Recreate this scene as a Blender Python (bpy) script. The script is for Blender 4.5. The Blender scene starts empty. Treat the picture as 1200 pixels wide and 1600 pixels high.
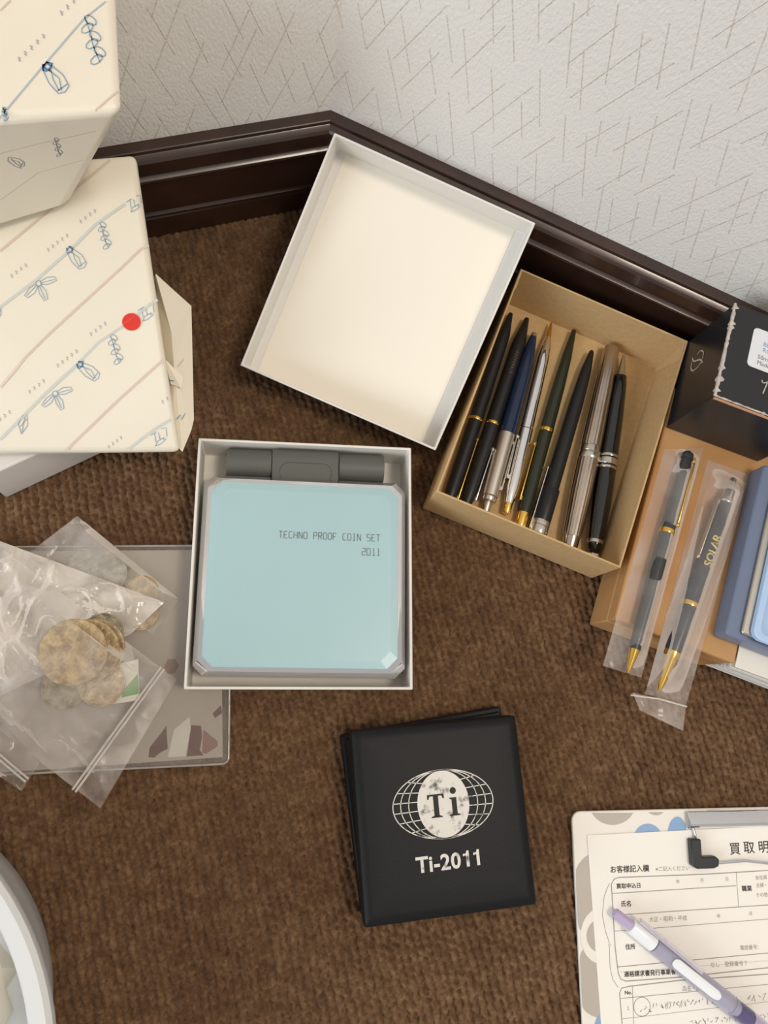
import bpy, bmesh, math, random
import numpy as np
from mathutils import Matrix, Vector
random.seed(7); np.random.seed(7)
S = bpy.context.scene
COL = S.collection
PI = math.pi

# ------------------------------------------------------------------ camera
FPX = 1200.0; CAM_H = 0.50                      # focal length in pixels, height above the carpet
_d = Vector((-180, -280, -FPX)).normalized()    # straight down, seen in camera axes
_up = -_d
_y = Vector((0, 1, 0)); _y = (_y - _y.dot(_up) * _up).normalized()
_x = _y.cross(_up)
ROT = Matrix((_x, _y, _up))                     # camera axes -> world axes
CAMPOS = Vector((0, 0, CAM_H))
cam_d = bpy.data.cameras.new('camera'); cam = bpy.data.objects.new('camera', cam_d); COL.objects.link(cam)
cam_d.sensor_fit = 'HORIZONTAL'; cam_d.sensor_width = 36; cam_d.lens = 36 * FPX / 1200
cam_d.clip_start = 0.01; cam_d.clip_end = 20
cam.matrix_world = Matrix.Translation(CAMPOS) @ ROT.to_4x4()
S.camera = cam

# ------------------------------------------------------------------ world, lights, exposure
W = bpy.data.worlds.new('room_ambience'); S.world = W; W.use_nodes = True
bg = W.node_tree.nodes['Background']; bg.inputs[0].default_value = (0.95, 0.91, 0.87, 1); bg.inputs[1].default_value = 0.50
def area(name, loc, target, size, power, col, sy=None):
    l = bpy.data.lights.new(name, 'AREA'); l.energy = power; l.size = size; l.color = col
    if sy: l.shape = 'RECTANGLE'; l.size_y = sy
    o = bpy.data.objects.new(name, l); COL.objects.link(o); o.location = loc
    o.rotation_euler = (Vector(target) - Vector(loc)).to_track_quat('-Z', 'Y').to_euler()
    return o
area('window_daylight', (-1.70, -0.90, 0.95), (0.2, 0.2, 0.05), 1.1, 26, (0.86, 0.93, 1.0), 1.0)
area('ceiling_lamp', (0.60, -0.15, 1.95), (0.1, 0.1, 0), 0.35, 13.5, (1.0, 0.88, 0.74))
S.view_settings.view_transform = 'Standard'; S.view_settings.look = 'None'
S.view_settings.gamma = 1; S.view_settings.use_curve_mapping = False
S.view_settings.exposure = 0.0

# ------------------------------------------------------------------ helpers
def ray(px, py): return ROT @ Vector((px - 600, 800 - py, -FPX))
def P(px, py, z=0.0):                            # the point of the place, at height z, seen at a pixel of the photograph
    v = ray(px, py); return CAMPOS + v * ((z - CAM_H) / v.z)
def onplane(px, py, p0, n):
    v = ray(px, py); return CAMPOS + v * ((p0 - CAMPOS).dot(n) / v.dot(n))
def lin(c): return tuple(((x / 255) / 12.92 if x / 255 <= .04045 else ((x / 255 + .055) / 1.055) ** 2.4) for x in c)
def frame(o, x, z=(0, 0, 1)):
    x = Vector(x).normalized(); z = Vector(z).normalized(); y = z.cross(x).normalized(); x = y.cross(z).normalized()
    m = Matrix((x, y, z)).transposed().to_4x4(); m.translation = Vector(o); return m

def node(nt, t, **k):
    n = nt.nodes.new(t)
    for a, v in k.items():
        if a.startswith('i_'): n.inputs[int(a[2:])].default_value = v
        else: setattr(n, a, v)
    return n
def mat(name, rgb, rough=.5, metal=0.0, var=None, bump=None, spec=None, coat=0.0, aniso=None, trans=0.0, alpha=1.0, rgb2=None):
    m = bpy.data.materials.new(name); m.use_nodes = True; nt = m.node_tree; b = nt.nodes['Principled BSDF']
    c = lin(rgb) + (1,); b.inputs['Base Color'].default_value = c
    b.inputs['Roughness'].default_value = rough; b.inputs['Metallic'].default_value = metal
    if spec is not None: b.inputs['Specular IOR Level'].default_value = spec
    b.inputs['Coat Weight'].default_value = coat; b.inputs['Coat Roughness'].default_value = .08
    b.inputs['Transmission Weight'].default_value = trans; b.inputs['Alpha'].default_value = alpha
    tc = node(nt, 'ShaderNodeTexCoord')
    if var:
        nz = node(nt, 'ShaderNodeTexNoise'); nz.inputs['Scale'].default_value = var[0]; nz.inputs['Detail'].default_value = 5
        nt.links.new(tc.outputs['Object'], nz.inputs['Vector'])
        mx = node(nt, 'ShaderNodeMix', data_type='RGBA')
        a = var[1]; c2 = (lin(rgb2) if rgb2 else tuple(x * (1 - a) for x in c[:3])) + (1,)
        mr = node(nt, 'ShaderNodeMapRange'); mr.inputs[1].default_value = .35; mr.inputs[2].default_value = .65
        nt.links.new(nz.outputs[0], mr.inputs[0]); nt.links.new(mr.outputs[0], mx.inputs[0])
        mx.inputs[6].default_value = c; mx.inputs[7].default_value = c2
        nt.links.new(mx.outputs[2], b.inputs['Base Color'])
    if bump:
        nb = node(nt, 'ShaderNodeTexNoise'); nb.inputs['Scale'].default_value = bump[0]; nb.inputs['Detail'].default_value = 4
        nt.links.new(tc.outputs['Object'], nb.inputs['Vector'])
        bp = node(nt, 'ShaderNodeBump'); bp.inputs['Strength'].default_value = bump[1]; bp.inputs['Distance'].default_value = bump[2] if len(bump) > 2 else .0005
        nt.links.new(nb.outputs[0], bp.inputs['Height']); nt.links.new(bp.outputs[0], b.inputs['Normal'])
    return m
def film_mat(name, rgb, base=.12, wr=.3, scale=60, rough=.12, edge=.5, dist=.002):
    """thin clear plastic film: mostly see-through, wrinkles catch the light"""
    m = bpy.data.materials.new(name); m.use_nodes = True; nt = m.node_tree; nt.nodes.clear()
    out = node(nt, 'ShaderNodeOutputMaterial'); tc = node(nt, 'ShaderNodeTexCoord')
    nz = node(nt, 'ShaderNodeTexNoise'); nz.inputs['Scale'].default_value = scale; nz.inputs['Detail'].default_value = 3; nz.inputs['Distortion'].default_value = .5
    nt.links.new(tc.outputs['Object'], nz.inputs['Vector'])
    bp = node(nt, 'ShaderNodeBump'); bp.inputs['Strength'].default_value = .8; bp.inputs['Distance'].default_value = dist
    nt.links.new(nz.outputs[0], bp.inputs['Height'])
    gl = node(nt, 'ShaderNodeBsdfPrincipled'); gl.inputs['Base Color'].default_value = lin(rgb) + (1,); gl.inputs['Roughness'].default_value = rough
    gl.inputs['Specular IOR Level'].default_value = .9
    nt.links.new(bp.outputs[0], gl.inputs['Normal'])
    tr = node(nt, 'ShaderNodeBsdfTransparent')
    mr = node(nt, 'ShaderNodeMapRange'); mr.inputs[1].default_value = .42; mr.inputs[2].default_value = .7; mr.inputs[3].default_value = base; mr.inputs[4].default_value = base + wr
    nt.links.new(nz.outputs[0], mr.inputs[0])
    lw = node(nt, 'ShaderNodeFresnel'); lw.inputs[0].default_value = 1.5; nt.links.new(bp.outputs[0], lw.inputs['Normal'])
    mu = node(nt, 'ShaderNodeMath', operation='MULTIPLY'); mu.inputs[1].default_value = edge; nt.links.new(lw.outputs[0], mu.inputs[0])
    ad = node(nt, 'ShaderNodeMath', operation='ADD', use_clamp=True); nt.links.new(mr.outputs[0], ad.inputs[0]); nt.links.new(mu.outputs[0], ad.inputs[1])
    mx = node(nt, 'ShaderNodeMixShader'); nt.links.new(ad.outputs[0], mx.inputs[0]); nt.links.new(tr.outputs[0], mx.inputs[1]); nt.links.new(gl.outputs[0], mx.inputs[2])
    nt.links.new(mx.outputs[0], out.inputs[0]); return m

MW = {}                                          # world matrix of each parent
def tag(o, label, cat, group=None):
    o['label'] = label; o['category'] = cat
    if group: o['group'] = group
    return o
def thing(name, label, cat, M, group=None):
    o = bpy.data.objects.new(name, None); COL.objects.link(o); o.empty_display_size = .01
    if not isinstance(M, Matrix): M = Matrix.Translation(Vector(M))
    o.matrix_world = M; MW[o.name] = M.copy(); return tag(o, label, cat, group)
class G:
    """collects vertices and faces; build() links them as one mesh object (coordinates: parent's frame, or world if world=True)"""
    def __init__(s): s.v = []; s.f = []
    def add(s, vs, fs, M=None):
        n = len(s.v); s.v += [tuple(M @ Vector(p)) if M else tuple(p) for p in vs]; s.f += [tuple(i + n for i in f) for f in fs]; return s
    def box(s, x0, x1, y0, y1, z0, z1, M=None):
        return s.add([(x0,y0,z0),(x1,y0,z0),(x1,y1,z0),(x0,y1,z0),(x0,y0,z1),(x1,y0,z1),(x1,y1,z1),(x0,y1,z1)],
                     [(3,2,1,0),(4,5,6,7),(0,1,5,4),(1,2,6,5),(2,3,7,6),(3,0,4,7)], M)
    def prism(s, poly, z0, z1, M=None, top=None):
        n = len(poly); t = top or poly
        return s.add([(x, y, z0) for x, y in poly] + [(x, y, z1) for x, y in t],
                     [tuple(range(n))[::-1], tuple(range(n, 2*n))] + [(i, (i+1) % n, n+(i+1) % n, n+i) for i in range(n)], M)
    def loft(s, rings, M=None, cap=True, closed=True):
        n = len(rings[0]); vs = [p for r in rings for p in r]; fs = []
        for k in range(len(rings) - 1):
            for i in range(n if closed else n - 1): fs.append((k*n+i, k*n+(i+1) % n, (k+1)*n+(i+1) % n, (k+1)*n+i))
        if cap: fs += [tuple(range(n))[::-1], tuple(range((len(rings)-1)*n, len(rings)*n))]
        return s.add(vs, fs, M)
    def lathe(s, prof, n=28, M=None, axis='X', cap=True):
        R = []
        for a, r in prof:
            ring = []
            for i in range(n):
                t = 2*PI*i/n; c, q = r*math.cos(t), r*math.sin(t)
                ring.append((a, c, q) if axis == 'X' else (c, q, a))
            R.append(ring)
        return s.loft(R, M, cap)
    def tube(s, path, r, n=8, M=None):
        path = [Vector(p) for p in path]; R = []
        for i, p in enumerate(path):
            t = (path[min(i+1, len(path)-1)] - path[max(i-1, 0)]).normalized()
            a = t.orthogonal().normalized() if abs(t.z) > .95 else t.cross(Vector((0,0,1))).normalized(); b = t.cross(a)
            rr = r[i] if isinstance(r, (list, tuple)) else r
            R.append([tuple(p + (a*math.cos(2*PI*k/n) + b*math.sin(2*PI*k/n))*rr) for k in range(n)])
        return s.loft(R, M)
    def ribbon(s, pts, w, nrm=(0,0,1), M=None, closed=False):
        pts = [Vector(p) for p in pts]; nrm = Vector(nrm); n = len(pts); vs = []
        if n < 2: return s
        for i, p in enumerate(pts):
            a = pts[(i-1) % n] if closed else pts[max(i-1, 0)]; b = pts[(i+1) % n] if closed else pts[min(i+1, n-1)]
            t = b - a; t = t.normalized() if t.length > 1e-9 else Vector((1,0,0)); sd = nrm.cross(t).normalized()*(w/2); vs += [p+sd, p-sd]
        fs = [(2*i+1, 2*((i+1) % n)+1, 2*((i+1) % n), 2*i) for i in range(n if closed else n-1)]
        return s.add(vs, fs, M)
    def build(s, name, m, parent=None, world=False, smooth=None, bevel=None, sub=0, solid=None):
        vs = s.v
        if parent is not None and world:
            inv = MW[parent.name].inverted(); vs = [tuple(inv @ Vector(p)) for p in vs]
        me = bpy.data.meshes.new(name); me.from_pydata(vs, [], s.f); me.validate(); me.update()
        if isinstance(m, (list, tuple)):
            for k in m: me.materials.append(k)
        else: me.materials.append(m)
        o = bpy.data.objects.new(name, me); COL.objects.link(o)
        if parent is not None: o.parent = parent; MW[o.name] = MW[parent.name].copy()
        if smooth is not None:
            me.polygons.foreach_set('use_smooth', [True]*len(me.polygons)); me.set_sharp_from_angle(angle=math.radians(smooth))
        if bevel:
            b = o.modifiers.new('bevel', 'BEVEL'); b.width = bevel[0]; b.segments = bevel[1]; b.limit_method = 'ANGLE'; b.angle_limit = math.radians(40)
            b.harden_normals = False
            me.polygons.foreach_set('use_smooth', [True]*len(me.polygons)); me.set_sharp_from_angle(angle=math.radians(50))
        if solid:
            q = o.modifiers.new('thickness', 'SOLIDIFY'); q.thickness = solid; q.offset = 1
        if sub:
            q = o.modifiers.new('sub', 'SUBSURF'); q.levels = sub; q.render_levels = sub
        return o
def rebase(o, base):
    """move the origin of a one-mesh thing authored in world coordinates to its base"""
    base = Vector(base); o.data.transform(Matrix.Translation(-base)); o.location = base; return o
def text_mesh(g, body, size, M, bold=0.0, align='LEFT', extrude=0.0, shear=0.0, sx=1.0, spacing=1.0):
    cu = bpy.data.curves.new('lettering', 'FONT'); cu.body = body; cu.size = size; cu.align_x = align; cu.offset = bold if size > .01 else 0; bold = 0 if size > .01 else bold; cu.extrude = extrude
    cu.shear = shear; cu.space_character = spacing; cu.resolution_u = 3
    o = bpy.data.objects.new('lettering', cu); COL.objects.link(o)
    dg = bpy.context.evaluated_depsgraph_get(); me = bpy.data.meshes.new_from_object(o.evaluated_get(dg))
    T = M @ Matrix.Diagonal((sx, 1, 1, 1))
    for dx, dy in ([(0, 0)] if not bold else [(bold*math.cos(k*PI/3), bold*math.sin(k*PI/3)) for k in range(6)]):
        g.add([v.co for v in me.vertices], [tuple(p.vertices) for p in me.polygons], M @ Matrix.Translation((dx, dy, dx*.06 if bold else 0)) @ Matrix.Diagonal((sx, 1, 1, 1)))
    bpy.data.objects.remove(o); bpy.data.curves.remove(cu); bpy.data.meshes.remove(me); return g
def rrect(x0, x1, y0, y1, r, n=5):
    pts = []
    for cx, cy, a in ((x1-r, y1-r, 0), (x0+r, y1-r, 90), (x0+r, y0+r, 180), (x1-r, y0+r, 270)):
        for k in range(n+1):
            t = math.radians(a + 90*k/n); pts.append((cx + r*math.cos(t), cy + r*math.sin(t)))
    return pts
def chamfer(x0, x1, y0, y1, c): return [(x1, y0+c), (x1, y1-c), (x1-c, y1), (x0+c, y1), (x0, y1-c), (x0, y0+c), (x0+c, y0), (x1-c, y0)]
def ellipse(cx, cy, a, b, n=48, t0=0, t1=2*PI): return [(cx + a*math.cos(t0+(t1-t0)*i/n), cy + b*math.sin(t0+(t1-t0)*i/n)) for i in range(n + (0 if abs(t1-t0-2*PI) < 1e-6 else 1))]
def open_box(g, w, l, h, t, z0=0.0, M=None):
    """open cardboard tray: floor and four walls as one closed skin"""
    a, b = w/2, l/2
    o = [(-a,-b), (a,-b), (a,b), (-a,b)]; i = [(-a+t,-b+t), (a-t,-b+t), (a-t,b-t), (-a+t,b-t)]
    g.loft([[(x,y,z0) for x,y in o], [(x,y,h) for x,y in o], [(x,y,h) for x,y in i], [(x,y,z0+t) for x,y in i]], M)
    return g
def noise3(p, s, seed=0):
    from mathutils import noise
    return noise.noise(Vector((p[0]*s+seed*7.3, p[1]*s-seed*3.1, p[2]*s+seed)))

# ------------------------------------------------------------------ materials of the setting
def carpet_material():
    m = bpy.data.materials.new('brown_loop_carpet'); m.use_nodes = True; nt = m.node_tree; b = nt.nodes['Principled BSDF']
    b.inputs['Roughness'].default_value = 1; b.inputs['Specular IOR Level'].default_value = .05
    b.inputs['Sheen Weight'].default_value = .15; b.inputs['Sheen Roughness'].default_value = .6
    tc = node(nt, 'ShaderNodeTexCoord')
    n1 = node(nt, 'ShaderNodeTexNoise'); n1.inputs['Scale'].default_value = 420; n1.inputs['Detail'].default_value = 5
    n2 = node(nt, 'ShaderNodeTexNoise'); n2.inputs['Scale'].default_value = 130; n2.inputs['Detail'].default_value = 3
    n3 = node(nt, 'ShaderNodeTexNoise'); n3.inputs['Scale'].default_value = 14; n3.inputs['Detail'].default_value = 2
    for n in (n1, n2, n3): nt.links.new(tc.outputs['Object'], n.inputs['Vector'])
    r = node(nt, 'ShaderNodeValToRGB'); e = r.color_ramp.elements
    e[0].position = .3; e[0].color = lin((76, 53, 35)) + (1,); e[1].position = .72; e[1].color = lin((136, 107, 79)) + (1,)
    k = e.new(.5); k.color = lin((104, 77, 53)) + (1,)
    a = node(nt, 'ShaderNodeMix'); a.inputs[0].default_value = .45
    nt.links.new(n1.outputs[0], a.inputs[2]); nt.links.new(n2.outputs[0], a.inputs[3]); nt.links.new(a.outputs[0], r.inputs[0])
    mx = node(nt, 'ShaderNodeMix', data_type='RGBA', blend_type='MULTIPLY'); mx.inputs[0].default_value = 1
    r2 = node(nt, 'ShaderNodeValToRGB'); r2.color_ramp.elements[0].position = .35; r2.color_ramp.elements[0].color = (.86,.84,.82,1); r2.color_ramp.elements[1].position = .65; r2.color_ramp.elements[1].color = (1.08,1.08,1.08,1)
    nt.links.new(n3.outputs[0], r2.inputs[0]); nt.links.new(r.outputs[0], mx.inputs[6]); nt.links.new(r2.outputs[0], mx.inputs[7])
    nt.links.new(mx.outputs[2], b.inputs['Base Color'])
    bp = node(nt, 'ShaderNodeBump'); bp.inputs['Strength'].default_value = .5; bp.inputs['Distance'].default_value = .0006
    n4 = node(nt, 'ShaderNodeTexNoise'); n4.inputs['Scale'].default_value = 900; n4.inputs['Detail'].default_value = 3; nt.links.new(tc.outputs['Object'], n4.inputs['Vector'])
    nt.links.new(n4.outputs[0], bp.inputs['Height']); nt.links.new(bp.outputs[0], b.inputs['Normal'])
    return m
def wallpaper_material():
    m = bpy.data.materials.new('embossed_wallpaper'); m.use_nodes = True; nt = m.node_tree; b = nt.nodes['Principled BSDF']; L = nt.links.new
    b.inputs['Roughness'].default_value = .75; b.inputs['Specular IOR Level'].default_value = .25
    tc = node(nt, 'ShaderNodeTexCoord'); sp = node(nt, 'ShaderNodeSeparateXYZ'); L(tc.outputs['Object'], sp.inputs[0])
    def M(op, a, b_=None, c=None):
        n = node(nt, 'ShaderNodeMath', operation=op)
        for i, q in enumerate((a, b_, c)):
            if q is None: continue
            if isinstance(q, (int, float)): n.inputs[i].default_value = q
            else: L(q, n.inputs[i])
        return n.outputs[0]
    def H(x, y, seed):
        cb = node(nt, 'ShaderNodeCombineXYZ'); cb.inputs[2].default_value = seed
        L(x, cb.inputs[0]); 
        if y is not None: L(y, cb.inputs[1])
        w = node(nt, 'ShaderNodeTexWhiteNoise', noise_dimensions='3D'); L(cb.outputs[0], w.inputs[0]); return w.outputs[0]
    X, Z = sp.outputs[0], sp.outputs[2]
    def family(ang, pitch, seg, seed, fill):
        c, s = math.cos(ang), math.sin(ang)
        v = M('ADD', M('MULTIPLY', X, c), M('MULTIPLY', Z, s)); u = M('SUBTRACT', M('MULTIPLY', X, s), M('MULTIPLY', Z, c))
        us = M('DIVIDE', u, pitch); i = M('FLOOR', us)
        vs = M('ADD', M('DIVIDE', v, seg), H(i, None, seed)); j = M('FLOOR', vs)
        w = M('SUBTRACT', M('FRACT', vs), .5)
        off = M('MULTIPLY', M('SUBTRACT', H(i, j, seed + .31), .5), .55)
        tilt = M('MULTIPLY', M('MULTIPLY', M('SUBTRACT', H(i, j, seed + .77), .5), .3), w)
        d = M('ABSOLUTE', M('SUBTRACT', M('SUBTRACT', M('FRACT', us), .5), M('ADD', off, tilt)))
        d = M('MULTIPLY', d, pitch)
        line = M('SMOOTH_MIN', 1.0, M('DIVIDE', M('MAXIMUM', M('SUBTRACT', .00045, d), 0.0), .0003), .1)
        ln = M('MULTIPLY', H(i, j, seed + .13), .2)
        return M('MULTIPLY', line, M('LESS_THAN', M('ABSOLUTE', w), M('ADD', fill, ln)))
    f1 = family(math.radians(109), .0130, .058, 1.0, .22); f2 = family(math.radians(66), .0155, .070, 5.0, .20)
    lines = M('MAXIMUM', f1, f2)
    nz = node(nt, 'ShaderNodeTexNoise'); nz.inputs['Scale'].default_value = 700; nz.inputs['Detail'].default_value = 2; L(tc.outputs['Object'], nz.inputs['Vector'])
    br = node(nt, 'ShaderNodeMapRange'); br.inputs[1].default_value = .4; br.inputs[2].default_value = .6; L(nz.outputs[0], br.inputs[0])
    fac = M('MULTIPLY', lines, M('MULTIPLY_ADD', br.outputs[0], .55, .12))
    mx = node(nt, 'ShaderNodeMix', data_type='RGBA'); mx.inputs[6].default_value = lin((238, 234, 228)) + (1,); mx.inputs[7].default_value = lin((188, 166, 132)) + (1,)
    L(fac, mx.inputs[0]); L(mx.outputs[2], b.inputs['Base Color'])
    mp = node(nt, 'ShaderNodeMapping'); mp.inputs['Scale'].default_value = (1, 1, .55); mp.inputs['Rotation'].default_value = (0, .5, 0); L(tc.outputs['Object'], mp.inputs[0])
    nb = node(nt, 'ShaderNodeTexNoise'); nb.inputs['Scale'].default_value = 620; nb.inputs['Detail'].default_value = 3; L(mp.outputs[0], nb.inputs['Vector'])
    hh = M('ADD', nb.outputs[0], M('MULTIPLY', lines, -.35))
    bp = node(nt, 'ShaderNodeBump'); bp.inputs['Strength'].default_value = .55; bp.inputs['Distance'].default_value = .0012; L(hh, bp.inputs['Height']); L(bp.outputs[0], b.inputs['Normal'])
    return m
M_CARPET = carpet_material(); M_WALL = wallpaper_material()
M_SKIRT = mat('dark_stained_wood', (60, 39, 31), .3, var=(35, .35), bump=(60, .15, .0006), spec=.6, coat=.25)

# ------------------------------------------------------------------ the setting: carpet, walls, skirting
def struct(o): o['kind'] = 'structure'; return o
ZT = .077
CORNER = P(517, 172, ZT); CORNER.z = 0
DL = (P(160, 230, ZT) - P(517, 172, ZT)).normalized(); DR = (P(1140, 460, ZT) - P(517, 172, ZT)).normalized()
NL = Vector((-DL.y, DL.x, 0)); NR = Vector((DR.y, -DR.x, 0))       # into the room
if NL.y > 0: NL = -NL
if NR.y > 0: NR = -NR

def make_floor():
    fx = np.arange(-.235, .3651, .00105); fy = np.arange(-.262, .372, .00105)
    xs = np.concatenate([[-1.3, -.6, -.3], fx, [.45, .8, 1.6]]); ys = np.concatenate([[-1.4, -.7, -.35], fy, [.42, .6]])
    X, Y = np.meshgrid(xs, ys)
    a = math.radians(-12); p = .0049
    wob = .0007*np.sin(X*41 + Y*23) + .0005*np.sin(Y*97 - X*31)
    u = (X*math.cos(a) - Y*math.sin(a) + wob)/p; v = (X*math.sin(a) + Y*math.cos(a))/.0058
    i = np.floor(u); fu = u - i - .5
    h1 = np.modf(np.abs(np.sin(i*12.9898)*43758.5453))[0]
    v2 = v + h1*.9 + .25*np.sin(v*.9 + i*1.7) + fu*.55; j = np.floor(v2); fv = v2 - j - .5
    h2 = np.modf(np.abs(np.sin(i*78.233 + j*37.719)*43758.5453))[0]; h3 = np.modf(np.abs(np.sin(i*39.34 + j*11.135)*24634.634))[0]
    du = fu + (h3 - .5)*.22; dv = fv + (h2 - .5)*.2
    r2 = (du/.52)**2 + (dv/.67)**2
    Z = -.0042 + .0040*np.sqrt(np.clip(1 - r2, 0, 1))*(.72 + .28*h2)
    Z += .00007*(np.random.rand(*Z.shape) - .5)
    Z = np.minimum(Z, -.00002)
    ny, nx = X.shape; co = np.stack([X, Y, Z], -1).reshape(-1, 3).astype(np.float32)
    idx = np.arange(ny*nx).reshape(ny, nx); q = np.stack([idx[:-1,:-1], idx[:-1,1:], idx[1:,1:], idx[1:,:-1]], -1).reshape(-1, 4)
    cx = co[q].mean(1); rel = cx[:, :2] - np.array([CORNER.x, CORNER.y])
    keep = ((rel @ np.array([NL.x, NL.y])) > -.03) & ((rel @ np.array([NR.x, NR.y])) > -.03); q = q[keep]
    me = bpy.data.meshes.new('floor'); me.vertices.add(len(co)); me.vertices.foreach_set('co', co.ravel())
    me.loops.add(len(q)*4); me.loops.foreach_set('vertex_index', q.ravel().astype(np.int32))
    me.polygons.add(len(q)); me.polygons.foreach_set('loop_start', (np.arange(len(q))*4).astype(np.int32)); me.polygons.foreach_set('loop_total', np.full(len(q), 4, np.int32))
    me.polygons.foreach_set('use_smooth', np.ones(len(q), bool)); me.update(calc_edges=True); me.materials.append(M_CARPET)
    o = bpy.data.objects.new('floor', me); COL.objects.link(o); return struct(o)
make_floor()
def wall(name, d, n, length):
    M = frame(CORNER, d if d.x > 0 else -d)
    o = G().box(0 if d.x > 0 else -length, length if d.x > 0 else 0, 0, .06, 0, 1.9).build(name, M_WALL); o.matrix_world = M
    return struct(o)
wall('wall_left', DL, NL, .8); wall('wall_right', DR, NR, .9)
PROF = [(0, 0), (0, ZT), (.0068, ZT), (.0074, ZT-.0004), (.0076, ZT-.0028), (.0082, ZT-.0031), (.0112, ZT-.0038), (.0124, ZT-.0055), (.0124, ZT-.0165), (.0132, ZT-.0172),
        (.0150, ZT-.0180), (.0154, ZT-.0195), (.0146, ZT-.0212), (.0134, ZT-.0225), (.0128, ZT-.029), (.0130, .0245), (.0136, .0235), (.0146, .0228), (.0146, .0208), (.0140, .0198), (.0146, .0188), (.0150, 0)]
mit = NL + NR; mit = mit / mit.dot(NL)                                 # mitre direction per unit of depth
def skirting(name, d, n, length):
    r0 = [tuple(CORNER + mit*a + Vector((0,0,z))) for a, z in PROF]; r1 = [tuple(CORNER + n*a + d*length + Vector((0,0,z))) for a, z in PROF]
    g = G().loft([r0, r1]); o = g.build(name, M_SKIRT, smooth=25); rebase(o, CORNER)
    bm = bmesh.new(); bm.from_mesh(o.data); bmesh.ops.recalc_face_normals(bm, faces=bm.faces); bm.to_mesh(o.data); bm.free()
    return struct(o)
skirting('baseboard_left', DL, NL, .75); skirting('baseboard_right', DR, NR, .85)

# ------------------------------------------------------------------ shared object materials
M_WHITECARD = mat('white_cardboard', (233, 229, 220), .6, var=(18, .05), spec=.3)
M_LIDCARD = mat('cream_cardboard', (230, 227, 221), .42, var=(9, .03), spec=.4)
M_KRAFT = mat('kraft_cardboard', (205, 172, 124), .7, var=(260, .10), bump=(300, .15, .0003), spec=.2)
M_KRAFT2 = mat('kraft_cardboard_fold', (214, 183, 137), .7, var=(260, .08), spec=.2)
M_CHROME = mat('chrome', (235, 235, 238), .05, 1.0)
M_STEEL = mat('brushed_steel', (205, 200, 192), .22, 1.0)
M_SATIN = mat('satin_silver', (198, 190, 178), .38, 1.0)
M_GOLD = mat('gold_plate', (232, 190, 98), .2, 1.0)
M_BLACKM = mat('matte_black_lacquer', (28, 28, 29), .42, spec=.4)
M_BLACKG = mat('glossy_black_resin', (10, 10, 11), .08, spec=.6, coat=.5)
M_NAVY = mat('navy_lacquer', (22, 40, 70), .2, spec=.55)
M_GREEN = mat('dark_green_lacquer', (38, 42, 28), .25, spec=.5)
M_WHITE = mat('white_plastic', (240, 240, 238), .35)
M_GREYPL = mat('grey_plastic', (94, 94, 89), .45, spec=.3)
M_INKGREY = mat('grey_print', (112, 122, 122), .6)
M_INK = mat('black_print', (60, 56, 54), .7)
M_INKLT = mat('thin_grey_print', (150, 142, 134), .7)
M_INKPEN = mat('ballpoint_ink', (92, 88, 92), .7)

# ------------------------------------------------------------------ coin set tray
TRH = .035
tc = [P(307, 683, TRH), P(640, 700, TRH), P(648, 1077, TRH), P(290, 1078, TRH)]
tctr = sum(tc, Vector())/4; tctr.z = .0022
tx = ((tc[1]-tc[0]) + (tc[2]-tc[3])).normalized()
TM = frame(tctr, tx)
tray = thing('box_tray', 'white cardboard box bottom holding the pale blue coin case', 'box', TM)
open_box(G(), .134, .152, TRH-.0022, .0016).build('tray_body', M_WHITECARD, tray, bevel=(.0007, 2))
# grey stand lying in the tray
a, b = TM.inverted() @ P(355, 722, .02), TM.inverted() @ P(597, 733, .02)
SM = TM @ Matrix.Translation(((a.x+b.x)/2, .0640, .0018))
stand = thing('display_stand', 'grey plastic hinged display stand tucked behind the coin case', 'stand', SM)
hw = (b.x-a.x)/2
for x0, x1 in ((-hw, -hw*.44), (hw*.42, hw)):
    g = G(); n = 20; prof = [(.0095*math.cos(PI*k/n), .0180+.0095*math.sin(PI*k/n)) for k in range(n+1)] + [(-.0095, 0), (.0095, 0)]
    prof = [(y, z) for y, z in prof]
    g.loft([[(x0, y, z) for y, z in prof], [(x1, y, z) for y, z in prof]]).build('hinge_barrel', M_GREYPL, stand, smooth=40)
    G().box(x0, x1, -.030, -.0090, .0, .0090).build('foot_plate', M_GREYPL, stand, bevel=(.001, 2))
g = G(); prof = [(.0098, 0), (.0098, .0195), (.0088, .0250), (.006, .0275), (.0015, .0280), (-.024, .0252), (-.024, 0)]
g.loft([[(x, y, z) for y, z in prof] for x in (-hw*.44+.0004, hw*.42-.0004)])
cb = g.build('centre_block', M_GREYPL, stand, bevel=(.0008, 2))
def tilt_z(y): return .0280 + (y - .0015)*(.0028/.0255) + .00015
ring = [(x, y, tilt_z(y)) for x, y in rrect(-.0165, .0160, -.0125, -.0005, .0056, 8)]
G().ribbon(ring, .0004, closed=True).build('oval_groove', mat('dark_groove', (70, 68, 62), .6), cb)
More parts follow.
